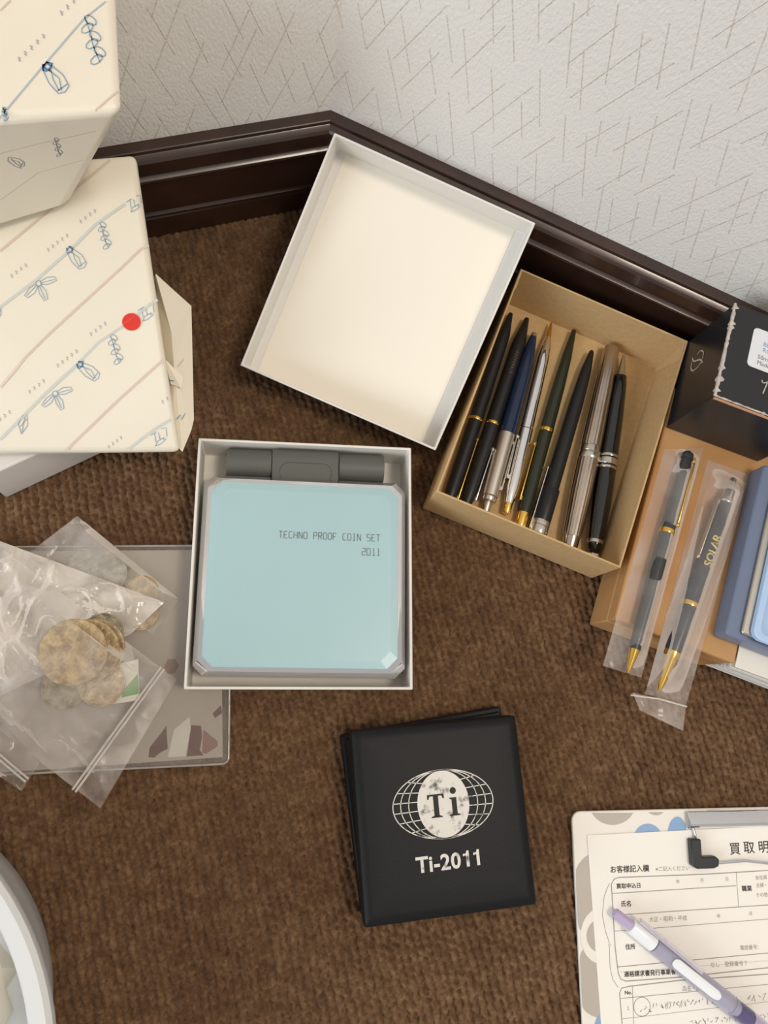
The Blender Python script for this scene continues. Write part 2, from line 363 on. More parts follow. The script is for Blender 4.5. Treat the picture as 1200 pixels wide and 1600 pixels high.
# coin case
cl = [TM.inverted() @ P(*q) for q in ((317, 742, .034), (629, 753, .034), (637, 1058, .034), (303, 1060, .034))]
ccx = sum(q.x for q in cl)/4; ccy = sum(q.y for q in cl)/4
CM = TM @ Matrix.Translation((ccx, ccy, .0018)) @ Matrix.Rotation(math.radians(-.4), 4, 'Z')
case = thing('coin_set_case', 'square chrome edged coin case with pale blue lid printed TECHNO PROOF COIN SET 2011', 'case', CM)
cw, chh = .0628, .0610
def ch_ring(ins, z, c): return [(x, y, z) for x, y in chamfer(-cw+ins, cw-ins, -chh+ins, chh-ins, c)]
G().loft([ch_ring(.001, 0, .006), ch_ring(0, .002, .0065), ch_ring(0, .012, .0065), ch_ring(.0004, .0145, .0065)]).build('lower_shell', M_CHROME, case, smooth=20)
G().loft([ch_ring(.0006, .0149, .0065), ch_ring(0, .0170, .0065), ch_ring(0, .0285, .0062), ch_ring(.0030, .0332, .0062), ch_ring(.0054, .0342, .0062)]).build('chrome_bezel', M_CHROME, case, smooth=20)
M_CBLUE = mat('pale_blue_lacquer', (168, 199, 203), .28, spec=.3, var=(10, .03))
pan = G().loft([ch_ring(.0052, .0338, .0062), ch_ring(.0056, .0347, .0062), ch_ring(.0092, .0352, .0060), ch_ring(.0100, .0353, .0058)]).build('blue_lid_panel', M_CBLUE, case, smooth=3)
STROKE = {'T': [[(0,6),(4,6)],[(2,6),(2,0)]], 'E': [[(4,6),(0,6),(0,0),(4,0)],[(0,3),(3,3)]], 'C': [[(4,6),(1,6),(0,5),(0,1),(1,0),(4,0)]], 'H': [[(0,0),(0,6)],[(4,0),(4,6)],[(0,3),(4,3)]],
 'N': [[(0,0),(0,6),(4,0),(4,6)]], 'O': [[(1,0),(0,1),(0,5),(1,6),(3,6),(4,5),(4,1),(3,0),(1,0)]], 'P': [[(0,0),(0,6),(4,6),(4,3),(0,3)]], 'R': [[(0,0),(0,6),(4,6),(4,3),(0,3)],[(1.5,3),(4,0)]],
 'F': [[(0,0),(0,6),(4,6)],[(0,3),(3,3)]], 'I': [[(2,0),(2,6)],[(1,6),(3,6)],[(1,0),(3,0)]], 'S': [[(4,6),(0,6),(0,3),(4,3),(4,0),(0,0)]], ' ': [],
 '2': [[(0,6),(4,6),(4,3),(0,3),(0,0),(4,0)]], '0': [[(0,0),(0,6),(4,6),(4,0),(0,0)]], '1': [[(1,6),(2.4,6),(2.4,0)],[(1,0),(4,0)]]}
g = G()
for s, q in (('TECHNO PROOF COIN SET', (595, 846)), ('2011', (595, 868))):
    e = CM.inverted() @ P(*q, .0395); adv = .00298; k = .00051
    for i, c in enumerate(s):
        for pl in STROKE[c]:
            for s0, s1 in zip(pl[:-1], pl[1:]): g.ribbon([(e.x - adv*(len(s)-i) + .0003 + x*k, e.y + y*k*1.35, .03545) for x, y in (s0, s1)], .00042)
g.build('printed_title', M_INKGREY, pan)

# ------------------------------------------------------------------ lid leaning between carpet and skirting
LM = Matrix.Translation((.0740, .2438, .0592)) @ Matrix.Rotation(-.4207, 4, 'Z') @ Matrix.Rotation(-.0089, 4, 'Y') @ Matrix.Rotation(.3728, 4, 'X')
LD = .027
lid = thing('cardboard_lid', 'cream white cardboard box lid lying upturned against the dark skirting', 'lid', LM @ Matrix.Translation((0, 0, -LD)))
open_box(G(), .138, .156, LD, .0014).build('lid_body', M_LIDCARD, lid, bevel=(.0006, 2))
G().box(-.062, .060, -.0765, .0765, .0014, .0019).build('lining_sheet', mat('cream_lining_paper', (240, 233, 219), .34, spec=.45), lid)

# ------------------------------------------------------------------ kraft box of pens
KH = .045
kc = [P(815, 418, KH), P(1070, 530, KH), P(975, 890, KH), P(688, 773, KH)]
kctr = sum(kc, Vector())/4; kctr.z = 0
kx = ((kc[1]-kc[0]) + (kc[2]-kc[3])).normalized()
KM = frame(kctr, kx)
kbox = thing('kraft_box', 'open tan kraft cardboard box holding a row of eight pens', 'box', KM)
open_box(G(), .1270, .1715, KH, .0013, M=Matrix.Translation((-.0007, 0, 0))).build('box_body', M_KRAFT, kbox, bevel=(.0004, 1))
for sx in (-1, 1):                                        # glued corner folds inside
    g = G(); x = -.0007 + sx*.0621; g.add([(x, .0842, .0015), (x, .0842, KH-.001), (x, .070, KH-.001), (x, .080, .0015)], [(0, 1, 2, 3)])
    g.build('corner_fold', M_KRAFT2, kbox, solid=.0004 if sx < 0 else -.0004)

PENGROUP = 'pens in the kraft box'
FAT = {'matte black ballpoint with gold ring and gold clip': 1.05, 'matte black ballpoint with worn gold print and a silver clip': 1.1, 'retractable pen with navy upper half and satin silver lower half': 1.17,
       'slim polished chrome ballpoint with gold tip and gold end': 1.22, 'matte black tapered pen with a wide silver end band': 1.16, 'thick fluted silver fountain pen': 1.2, 'glossy black pen with silver cone and rings': 1.12}
def pen(label, A, B, zs, rmax, segs, clips=(), group=PENGROUP, name='pen', cat='pen', z2=None, n=26):
    """a pen lying from pixel A to pixel B on a surface at zs; segs = (part, material, [(fraction, radius mm)...])"""
    a = P(*A, zs + rmax); b = P(*B, (z2 if z2 is not None else zs) + rmax); L = (b-a).length
    M = frame(a, b-a, (0, 0, 1) if z2 is None else Vector((0,0,1)))
    if z2 is not None:
        x = (b-a).normalized(); y = Vector((0,0,1)).cross(x).normalized(); z = x.cross(y); M = Matrix((x, y, z)).transposed().to_4x4(); M.translation = a
    t = thing(name, label, cat, M, group); parts = {}; fat = FAT.get(label.split(',')[0], 1.0)
    if fat != 1: M = M.copy(); M.translation.z += rmax*(fat-1); t.matrix_world = M; MW[t.name] = M.copy()
    for pn, m, prof in segs:
        o = G().lathe([(f*L, max(r*fat/1000, .0001)) for f, r in prof], n).build(pn, m, t, smooth=35); parts[pn] = o
    for pn, m, f0, f1, side, r, w, ang in clips:             # flat spring clip along the barrel
        g = G(); ca, sa = math.cos(math.radians(ang)), math.sin(math.radians(ang)); R = Matrix.Rotation(math.radians(ang)*side, 4, 'X')
        r = r*fat; off = (r+1.1)/1000*side; hwid = w*1.25/2000
        th = .0005
        y0, y1 = sorted((off-th*side, off+th*side))
        g.box(f0*L, f1*L, y0, y1, -hwid, hwid, R)
        e = f0 if prof_end(f0, f1) else f1
        y0, y1 = sorted(((r-.4)/1000*side, off)); g.box(f1*L-.0035, f1*L, y0, y1, -hwid*.8, hwid*.8, R)
        o = g.build(pn, m, t, bevel=(.0004, 2))
        G().lathe([(-.0017, .0002), (-.0012, .0011), (0, .0015), (.0012, .0011), (.0017, .0002)], 12, Matrix.Translation((0,0,0)) @ R @ Matrix.Translation((f0*L+.001, off-.0003*side, 0))).build('clip_end', m, o, smooth=60)
    return t, M, L
def prof_end(a, b): return a < b
Z0 = .0016
pen('matte black ballpoint with gold ring and gold clip, leftmost in the kraft box', (798, 490), (702, 779), Z0, .0049, [
    ('barrel', M_BLACKM, [(0, 1.3), (.004, 1.6), (.12, 4.2), (.17, 4.5), (.585, 4.8), (.586, 4.4)]), ('gold_ring', M_GOLD, [(.586, 4.9), (.588, 5.0), (.598, 5.0), (.60, 4.9)]),
    ('cap', M_BLACKM, [(.60, 4.8), (.95, 4.6), (.992, 4.3), (1, 3.9)])], [('clip', M_GOLD, .68, 1.0, 1, 4.6, 2.6, 15)])
t, PM, PL = pen('matte black ballpoint with worn gold print and a silver clip, second in the kraft box', (823, 498), (727, 790), Z0, .0049, [
    ('barrel', M_BLACKM, [(0, 1.3), (.004, 1.6), (.13, 4.3), (.18, 4.6), (.575, 4.8), (.576, 4.4)]), ('gold_ring', M_GOLD, [(.576, 4.9), (.578, 5.0), (.588, 5.0), (.59, 4.9)]),
    ('cap', M_BLACKM, [(.59, 4.8), (.90, 4.6), (.96, 4.2), (1, 3.0)])], [('clip', M_CHROME, .70, .97, 1, 4.6, 2.4, 25)])
def wrap_text(body, size, M, L, f, r, m, parent, ang=0, flip=False):
    g = text_mesh(G(), body, size, Matrix.Identity(4), bold=size*.03, align='CENTER')
    vs = []
    for x, y, z in g.v:
        if flip: x, y = -x, -y
        a = math.radians(ang) + y/r; vs.append((f*L + x, math.sin(a)*(r+.00012), math.cos(a)*(r+.00012)))
    g.v = vs; return g.build('gold_lettering', m, parent)
g = G(); rnd = random.Random(12); rp_ = .00522
for k in range(9):                                     # worn, unreadable gold print along the barrel
    x = .205*PL + k*.0021; h_ = rnd.uniform(.0010, .0016)
    for pl in ([(0, -h_), (rnd.uniform(.0002, .0008), h_)], [(0, rnd.uniform(-.0008, .0008)), (.0012, rnd.uniform(-.0008, .0008))]):
        g.ribbon([(x+px_, math.sin(.05+py_/rp_)*rp_, math.cos(.05+py_/rp_)*rp_) for px_, py_ in pl], .00032)
g.build('worn_gold_print', mat('faded_gold_print', (112, 86, 58), .5), t)
pen('retractable pen with navy upper half and satin silver lower half, in the kraft box', (834, 522), (756, 806), Z0, .0052, [
    ('tip_cap', M_SATIN, [(0, 1.6), (.018, 2.0), (.02, 2.0)]), ('navy_barrel', M_NAVY, [(.02, 2.1), (.1, 3.5), (.22, 4.5), (.55, 5.0), (.57, 5.0)]), ('silver_barrel', M_SATIN, [(.57, 5.1), (.9, 4.8), (.905, 4.3)]),
    ('collar', M_STEEL, [(.905, 4.4), (.925, 4.4), (.93, 4.0)]), ('push_button', M_SATIN, [(.93, 2.5), (.995, 2.4), (1, 2.0)])], [('clip', M_STEEL, .60, .86, 1, 4.9, 2.6, 10)])
pen('slim polished chrome ballpoint with gold tip and gold end, in the kraft box', (861, 505), (790, 803), Z0, .0042, [
    ('gold_tip', M_GOLD, [(0, .5), (.02, .9), (.085, 1.9)]), ('chrome_barrel', M_CHROME, [(.085, 1.9), (.14, 3.0), (.21, 3.6), (.575, 3.9), (.577, 3.6)]),
    ('chrome_cap', M_CHROME, [(.58, 4.0), (.88, 3.8), (.95, 2.6)]), ('gold_end', M_GOLD, [(.95, 2.5), (.99, 2.4), (1, 2.0)])], [('clip', M_SATIN, .62, .84, -1, 3.9, 2.0, 10)])
pen('dark green lacquer ballpoint with gold ring, clip and end, in the kraft box', (897, 516), (811, 826), Z0, .0050, [
    ('barrel', M_GREEN, [(0, 1.3), (.005, 1.7), (.14, 3.6), (.3, 4.5), (.515, 4.9), (.517, 4.5)]), ('gold_ring', M_GOLD, [(.517, 5.0), (.519, 5.1), (.531, 5.1), (.533, 5.0)]),
    ('cap', M_GREEN, [(.533, 4.9), (.9, 4.8), (.925, 4.6)]), ('gold_end', M_GOLD, [(.925, 4.2), (.985, 4.1), (.995, 3.9), (1, 3.2)])], [('clip', M_GOLD, .60, .88, -1, 4.8, 2.8, 15)])
pen('matte black tapered pen with a wide silver end band, in the kraft box', (924, 549), (838, 838), Z0, .0056, [
    ('barrel', M_BLACKM, [(0, 1.0), (.01, 1.6), (.12, 3.4), (.3, 4.3), (.74, 4.6), (.76, 4.6)]), ('cap', M_BLACKM, [(.76, 5.3), (.765, 5.5), (.92, 5.5), (.925, 5.3)]),
    ('silver_end_band', M_STEEL, [(.925, 5.4), (.93, 5.6), (.95, 5.6), (.952, 5.4), (.96, 5.6), (.985, 5.6), (.995, 5.3), (1, 4.8)])], [('clip', M_CHROME, .66, .98, -1, 4.9, 2.8, 5)])
M_FLUTE = mat('tarnished_silver', (196, 183, 170), .24, 1.0, var=(60, .15))
def fluted(g, prof, L, n=48):
    R = []
    for f, r in prof: R.append([(f*L, r*1.2/1000*(1 + (.026 if k % 2 else 0))*math.cos(2*PI*k/n), r*1.2/1000*(1 + (.026 if k % 2 else 0))*math.sin(2*PI*k/n)) for k in range(n)])
    return g.loft(R)
t, PM, PL = pen('thick fluted silver fountain pen, second from the right in the kraft box', (955, 543), (888, 858), Z0, .0066, [
    ('end_cap', M_FLUTE, [(0, 2.6), (.006, 4.2), (.015, 4.6), (.02, 4.6)]), ('centre_band', M_STEEL, [(.515, 6.0), (.52, 6.3), (.545, 6.3), (.547, 6.1), (.552, 6.5), (.575, 6.5), (.58, 6.2)]),
    ('cap_end', M_FLUTE, [(.945, 5.0), (.95, 4.8), (.985, 4.5), (1, 3.9)])])
fluted(G(), [(.02, 4.6), (.25, 5.5), (.515, 6.1)], PL).build('barrel', M_FLUTE, t, smooth=20)
fluted(G(), [(.58, 6.3), (.75, 6.2), (.945, 5.2)], PL).build('cap', M_FLUTE, t, smooth=20)
t, PM, PL = pen('glossy black pen with silver cone and rings, rightmost in the kraft box', (974, 556), (926, 868), Z0, .0066, [
    ('silver_cone', M_SATIN, [(0, .8), (.01, 1.1), (.11, 3.0), (.113, 3.2)]), ('barrel', M_BLACKG, [(.113, 3.9), (.16, 4.6), (.35, 5.7), (.52, 6.0)]),
    ('thin_ring', M_STEEL, [(.52, 6.1), (.522, 6.2), (.53, 6.2), (.532, 6.1)]), ('wide_ring', M_STEEL, [(.54, 6.2), (.542, 6.4), (.568, 6.4), (.57, 6.2)]), ('thin_ring', M_STEEL, [(.578, 6.1), (.58, 6.3), (.588, 6.3), (.59, 6.1)]),
    ('ring_gap', M_BLACKG, [(.53, 5.9), (.58, 5.9)]), ('cap', M_BLACKG, [(.59, 6.1), (.75, 6.1), (.93, 5.0)]), ('end_ring', M_STEEL, [(.93, 5.0), (.932, 5.15), (.945, 5.1), (.947, 4.8)]),
    ('cap_dome', M_BLACKG, [(.947, 4.7), (.975, 4.0), (.992, 2.6)])])
g = G()
R = [[(.990*PL, 0, 0)] * 12, [(.994*PL, (.0042 if k % 2 == 0 else .0027)*math.cos(PI*k/6), (.0042 if k % 2 == 0 else .0027)*math.sin(PI*k/6)) for k in range(12)], [(1.010*PL, (.0034 if k % 2 == 0 else .0021)*math.cos(PI*k/6), (.0034 if k % 2 == 0 else .0021)*math.sin(PI*k/6)) for k in range(12)]]
g.loft(R).build('white_star', M_WHITE, t, smooth=30)

# ------------------------------------------------------------------ wooden box with two pens in film sleeves
WH = .041
w0 = P(920, 976, 0); WX = (P(1086, 1037, 0) - w0).normalized()
WM = frame(w0, WX)
M_WOOD = mat('pale_brown_wood', (196, 154, 106), .55, var=(16, .22), rgb2=(176, 128, 78), bump=(120, .12, .0004), spec=.3)
wood = thing('wooden_box', 'low brown wooden box under the two pens in clear sleeves', 'box', WM)
WW, WL = .083, .168
G().box(0, WW, 0, WL, 0, .028).build('box_body', M_WOOD, wood, bevel=(.001, 2))
G().box(0, WW, 0, WL, .0284, WH).build('lid_board', M_WOOD, wood, bevel=(.0016, 3))
M_GREYBLK = mat('charcoal_lacquer', (52, 56, 58), .3, spec=.5)
M_GREYSL = mat('slate_lacquer', (44, 50, 58), .28, spec=.5)
FILMGROUP = 'sleeved pens on the wooden box'
t, PM, PL = pen('slim charcoal ballpoint with gold clip and tip in a clear sleeve on the wooden box', (1076, 706), (981, 1052), WH+.0006, .0052, [
    ('push_button', M_GREYBLK, [(0, 2.0), (.01, 3.6), (.02, 3.9), (.035, 3.9)]), ('upper_barrel', M_GREYBLK, [(.035, 3.2), (.06, 3.8), (.34, 4.6), (.37, 4.7)]),
    ('gold_ring', M_GOLD, [(.37, 4.8), (.374, 4.9), (.388, 4.9), (.39, 4.8)]), ('lower_barrel', M_GREYBLK, [(.39, 4.6), (.6, 4.6), (.90, 3.6)]), ('gold_tip', M_GOLD, [(.90, 3.5), (.905, 3.3), (.985, 1.3), (1, .7)])],
    [('clip', M_GOLD, .335, .05, 1, 4.4, 2.6, 30)], FILMGROUP)
t2, PM2, PL2 = pen('thick slate ballpoint with gold lettering in a clear zip sleeve beside the blue case', (1146, 748), (1030, 1079), WH+.0006, .0064, [
    ('push_button', M_SATIN, [(0, 1.8), (.005, 2.1), (.06, 2.4)]), ('silver_neck', M_STEEL, [(.06, 3.0), (.065, 3.5), (.112, 3.9)]), ('silver_ring', M_STEEL, [(.112, 5.0), (.116, 5.2), (.125, 5.2), (.128, 5.0)]),
    ('upper_barrel', M_GREYSL, [(.128, 5.2), (.35, 5.7), (.605, 5.9)]), ('gold_ring', M_GOLD, [(.605, 5.9), (.608, 6.0), (.622, 6.0), (.625, 5.9)]), ('lower_barrel', M_GREYSL, [(.625, 5.8), (.7, 5.8), (.82, 5.4), (.83, 5.2)]),
    ('gold_tip', M_GOLD, [(.83, 5.3), (.845, 5.2), (.86, 4.4), (.98, 1.7), (1, .9)])], [('clip', M_SATIN, .40, .15, -1, 5.5, 2.4, 20)], FILMGROUP)
wrap_text('SOLAR', .0074, PM2, PL2,    .365, .00605, mat('gold_foil_print', (206, 184, 120), .35, .6), t2, 24, flip=True)

def sheet(corners, nu, nv, hfun, two=True, gap=.0006):
    """a film pouch over four world corners (a,b,c,d round the outline); hfun(u,v,p) gives the lift of the upper film"""
    a, b, c, d = [Vector(q) for q in corners]; g = G(); top = []; bot = []
    for j in range(nv+1):
        v = j/nv
        for i in range(nu+1):
            u = i/nu; p = (a*(1-u) + b*u)*(1-v) + (d*(1-u) + c*u)*v
            e = min(1, 8*min(u, 1-u, v, 1-v))
            top.append(p + Vector((0, 0, hfun(u, v, p)*e + .0001))); bot.append(p)
    n = nu+1
    q = [(j*n+i, j*n+i+1, (j+1)*n+i+1, (j+1)*n+i) for j in range(nv) for i in range(nu)]
    g.add(top, q)
    if two: g.add(bot, [f[::-1] for f in q])
    return g
M_FILM = film_mat('clear_film', (236, 226, 218), .09, .12, 38, .16, .4, .0007)
def bulge(M, L, r):
    def f(u, v, p):
        q = M.inverted() @ p; d = abs(q.y); e = min(1, max(0, (q.x+.006)/.010), max(0, (L+.008-q.x)/.014))
        if d < .8*r: h = r + math.sqrt(r*r - d*d) + .0007
        else: t_ = min(1, (d-.8*r)/(1.7*r)); h = (1.6*r + .0007)*(1-t_)**1.4
        return h*e*e*(3-2*e) + .0004*(noise3(p, 70, 2)+.4)
    return f
zf = WH + .0003
def sleeve(name, label, px, M, L, r, grp):
    cs = [P(*q, zf) for q in px]
    o = thing(name, label, 'plastic sleeve', cs[0], grp)
    sheet(cs, 56, 110, bulge(M, L, r)).build('film', M_FILM, o, world=True, smooth=60); return o, cs
o, cs = sleeve('pen_sleeve', 'clear film sleeve around the slim charcoal pen', [(1038, 702), (1099, 700), (1002, 1059), (942, 1040)], PM, PL, .0046, 'clear film pen sleeves')
g = G(); m0 = [P(1030, 845, zf+.0116), P(1057, 838, zf+.0116), P(1046, 872, zf+.0116), P(1022, 872, zf+.0116)]
o, cs = sleeve('pen_sleeve', 'clear zip film sleeve around the thick slate pen, hanging past the wooden box', [(1106, 718), (1172, 742), (1072, 1102), (1008, 1084)], PM2, PL2, .0067, 'clear film pen sleeves')
e = [P(988, 1082, zf), P(1072, 1102, zf), P(1067, 1142, zf-.001), P(1000, 1110, zf-.001)]
sheet(e, 16, 10, lambda u, v, p: .0012*(noise3(p, 150, 5)+.5)).build('sleeve_flap', M_FILM, o, world=True, smooth=60)
G().tube([P(986, 1086, zf+.0004), P(1030, 1092, zf+.0012), P(1073, 1104, zf+.0004)], .0006, 6).build('zip_strip', film_mat('zip_plastic', (240, 236, 230), .5, .2, 60), o, world=True, smooth=60)

# ------------------------------------------------------------------ black perfume carton
CB = WH + .0004
c0 = P(1041, 668, CB); cX = (P(1186, 722, CB) - c0).normalized()
CH = .058
BM = frame(c0, cX)
M_CARTON = mat('black_coated_card', (34, 35, 38), .3, var=(30, .12), spec=.5)
M_TORN = mat('torn_white_card', (205, 196, 186), .8, var=(300, .3), bump=(400, .5, .0005))
carton = thing('perfume_carton', 'black perfume carton with white worn edges and a white label by the wall', 'carton', BM)
CWd, CLn = .0680, .0660
G().box(0, CWd, 0, CLn, 0, CH-.0012).build('carton_body', M_CARTON, carton, bevel=(.0005, 2))
top = G().box(-.0002, CWd+.0002, .0002, CLn, CH-.0009, CH).build('top_flap', M_CARTON, carton, bevel=(.0002, 1))
def worn(p0, p1, w, seed, n=46):
    rnd = random.Random(seed); p0, p1 = Vector(p0), Vector(p1); g = G(); r = []
    for i in range(n+1):
        q = p0.lerp(p1, i/n); ww = w*(.55 + .6*rnd.random()) + (w*1.3 if rnd.random() < .07 else 0)
        r.append((q, ww))
    d = (p1-p0).normalized(); sd = Vector((0,0,1)).cross(d)
    vs = []; fs = []
    for q, ww in r: vs += [q - sd*.0002 + Vector((0,0,-ww*.9)), q - sd*.00025 + Vector((0,0,.0002)), q + sd*ww + Vector((0,0,.00015))]
    for i in range(n): fs += [(3*i, 3*i+3, 3*i+4, 3*i+1), (3*i+1, 3*i+4, 3*i+5, 3*i+2)]
    return g.add(vs, fs)
worn((0, CLn, CH), (0, 0, CH), .0016, 3).build('worn_edge', M_TORN, carton)
worn((0, 0.0002, CH), (CWd, 0.0002, CH), .0007, 5).build('worn_edge', M_TORN, carton)
G().box(.001, CWd, -.0006, .0002, CH-.0030, CH-.0014).build('torn_liner', mat('raw_card', (214, 160, 120), .8), carton)
IB = BM.inverted()
lp = [IB @ P(*q, CB+CH) for q in ((1178, 513), (1167, 568))]
lx, ly0, ly1 = (lp[0].x+lp[1].x)/2, lp[1].y-.001, lp[0].y+.001
lab = G().prism(rrect(lx, CWd-.006, ly0, ly1, .0028), CH+.00005, CH+.00025).build('white_label', mat('label_paper', (222, 226, 230), .5), carton)
g = G(); g2 = G()
for s, q, gg, sz in (('BL', (1192, 539), g, .0042), ('RO', (1191, 548), g, .0042), ('50ml', (1183, 558), g2, .0040), ('Made', (1182, 567), g2, .0040)):
    e = IB @ P(*q, CB+CH); text_mesh(gg, s, sz, Matrix.Translation((e.x, e.y-.0008, CH+.0003)))
g.build('label_text_blue', mat('blue_print', (120, 150, 205), .6), lab); g2.build('label_text_grey', mat('dark_print', (90, 92, 96), .6), lab)
M_SILV = mat('silver_foil', (196, 190, 184), .4, .3)
e = IB @ P(1196, 606, CB+CH)
g = G(); g.ribbon([(e.x-.0032, e.y+.0042, CH+.0002), (e.x-.0030, e.y+.0030, CH+.0002), (e.x-.0016, e.y+.0026, CH+.0002), (e.x-.0002, e.y+.0036, CH+.0002), (e.x+.0012, e.y+.0052, CH+.0002)], .0007)
g.ribbon([(e.x+.0006, e.y+.0046, CH+.0002), (e.x, e.y+.001, CH+.0002), (e.x-.0010, e.y-.0046, CH+.0002)], .0007).build('script_letter', M_SILV, carton)
# looped S emblem on the left side (plane x = 0)
nL = -(BM.to_3x3() @ Vector((1,0,0)))
def smooth_px(pts, n=6):
    out = []
    for i in range(len(pts)-1):
        p0, p1, p2, p3 = pts[max(i-1, 0)], pts[i], pts[i+1], pts[min(i+2, len(pts)-1)]
        for k in range(n):
            t_ = k/n; out.append(tuple(.5*(2*b_ + (c_-a_)*t_ + (2*a_-5*b_+4*c_-d_)*t_*t_ + (-a_+3*b_-3*c_+d_)*t_**3) for a_, b_, c_, d_ in zip(p0, p1, p2, p3)))
    return out + [pts[-1]]
g = G()
for w, pts in ((.0009, [(1090, 554), (1094.5, 548.5), (1098.5, 549), (1099.5, 552.5), (1098, 560.5)]), (.0012, [(1082.5, 559), (1083, 563), (1086, 564.5), (1091.5, 562.5), (1096, 563), (1097.8, 567)]), (.0010, [(1081.5, 566), (1080, 575), (1082.5, 579.5), (1087.5, 576.5), (1092.5, 571), (1097, 564)])):
    g.ribbon([IB @ onplane(x, y, c0, nL) + Vector((-.0002, 0, 0)) for x, y in smooth_px(pts)], w, (-1, 0, 0))
g.build('looped_emblem', M_SILV, carton)

# ------------------------------------------------------------------ blue case on a stack of white folders
fdir = WM.to_3x3() @ Vector((1,0,0))
bz = WH + .0006
b0 = P(1138, 990, bz+.018); b0.z = bz
UX = frame(b0, (P(1200, 1012, .05) - P(1145, 991, .05)))
M_DBLUE = mat('slate_blue_plastic', (108, 121, 146), .35); M_LBLUE = mat('light_blue_plastic', (176, 204, 238), .22)
blue = thing('plastic_case', 'slate blue plastic case with light blue inner tray at the right edge', 'case', UX)
G().prism(rrect(0, .105, 0, .118, .003), 0, .015).build('outer_shell', M_DBLUE, blue, bevel=(.0012, 2))
G().prism(rrect(.0085, .100, .0035, .112, .002), .0152, .0178).build('silver_frame', M_SATIN, blue, bevel=(.001, 2))
tr_ = G(); o1 = rrect(.0130, .0985, .0020, .110, .006); i1 = rrect(.0175, .094, .0065, .1055, .004)
tr_.loft([[(x, y, .018) for x, y in o1], [(x, y, .0225) for x, y in o1], [(x, y, .0225) for x, y in i1], [(x, y, .0195) for x, y in i1]]).build('inner_tray', M_LBLUE, blue, bevel=(.0007, 2))
FX = WM.inverted() @ b0
for k in range(5):
    z0 = .0003 + k*.0081
    M = WM @ Matrix.Translation((WW+.0012+.0006*(k % 2), .0015-.0008*k, z0)) @ Matrix.Rotation(math.radians((-.8, .5, -.3, .9, 0)[k]), 4, 'Z')
    lab_ = ('lowest', 'second lowest', 'middle', 'second highest', 'topmost')[k]
    o = thing('coin_folder', f'white card folder, {lab_} in the stack under the blue case', 'folder', M, 'white folders under the blue case')
    G().box(0, .10, 0, .115, 0, .0016).build('cover', M_WHITECARD, o, bevel=(.0004, 1))
    G().box(.002, .099, .001, .114, .0018, .0056).build('inner_leaf', mat('leaf_paper', ((196, 192, 186), (214, 196, 160), (170, 178, 190), (206, 204, 200), (216, 190, 140))[k], .6), o)
    G().box(0, .10, 0, .115, .0058, .0074).build('cover', M_WHITECARD, o, bevel=(.0004, 1))

# ------------------------------------------------------------------ black medal case
TH = .030
q = [P(550, 1142, TH), P(808, 1117, TH), P(838, 1415, TH), P(567, 1452, TH)]
qc = sum(q, Vector())/4; qx = ((q[1]-q[0]) + (q[2]-q[3])).normalized(); qc.z = 0
QM = frame(qc, qx)
M_LEATHER = mat('black_leatherette', (21, 22, 24), .5, bump=(900, .25, .0003), spec=.22)
M_BLACKIN = mat('black_card_edge', (14, 12, 12), .6)
mcase = thing('medal_case', 'black leatherette medal case with silver globe emblem and Ti-2011 lettering', 'case', QM)
IQ = QM.inverted()
bl = [IQ @ P(*s, .004) for s in ((531, 1148), (777, 1103))]
base = [(bl[0].x, bl[0].y), (bl[1].x, bl[1].y), (.0500, -.0515), (-.0500, -.0535)]
G().prism(base, 0, .0115).build('base_tray', M_LEATHER, mcase, bevel=(.0012, 2))
bi = [(x*.95, y*.95) for x, y in base]
G().prism(bi, .0115, .0165, top=[(x*.985, y*.985) for x, y in bi]).build('inner_lip', M_BLACKIN, mcase)
hw, hl = .0510, .0537
def lid_ring(ins, z): return [(x, y, z) for x, y in rrect(-hw+ins, hw-ins, -hl+ins, hl-ins, .0016, 3)]
mlid = G().loft([lid_ring(.0006, .0160), lid_ring(0, .0168), lid_ring(0, .0280), lid_ring(.0012, .0296), lid_ring(.006, .0302), lid_ring(.016, .0305)]).build('padded_lid', M_LEATHER, mcase, smooth=50)
M_SPRINT = bpy.data.materials.new('worn_silver_print'); M_SPRINT.use_nodes = True
nt = M_SPRINT.node_tree; b_ = nt.nodes['Principled BSDF']; b_.inputs['Roughness'].default_value = .45
tcn = node(nt, 'ShaderNodeTexCoord'); nz = node(nt, 'ShaderNodeTexNoise'); nz.inputs['Scale'].default_value = 150; nz.inputs['Detail'].default_value = 8; nz.inputs['Roughness'].default_value = .7
nt.links.new(tcn.outputs['Object'], nz.inputs['Vector']); rp = node(nt, 'ShaderNodeValToRGB'); rp.color_ramp.elements[0].position = .33; rp.color_ramp.elements[0].color = lin((60, 60, 60)) + (1,)
rp.color_ramp.elements[1].position = .46; rp.color_ramp.elements[1].color = lin((214, 210, 202)) + (1,); nt.links.new(nz.outputs[0], rp.inputs[0]); nt.links.new(rp.outputs[0], b_.inputs['Base Color'])
zc = .03075
e = IQ @ P(693, 1256, .031); EM = Matrix.Translation((e.x, e.y, zc))
g = G(); g.ribbon([(x, y, 0) for x, y in ellipse(0, 0, .0302, .0191, 64)], .00055, M=EM, closed=True)
for aa in (.0208, .0256): g.ribbon([(x, y, 0) for x, y in ellipse(0, 0, aa, .0190, 64)], .0005, M=EM, closed=True)
for yb in (-.0125, -.0075, -.0025, .0025, .0075, .0125):
    for sgn in (-1, 1):
        x0 = .0155*math.sqrt(max(0, 1-(yb/.0186)**2)); xe = .0302*math.sqrt(max(0, 1-(yb*1.12/.0191)**2))
        g.ribbon([(sgn*(x0+(xe-x0)*k/6), yb*(1 + .12*k/6), 0) for k in range(7)], .0005, M=EM)
emb = g.build('globe_emblem', M_SPRINT, mlid)
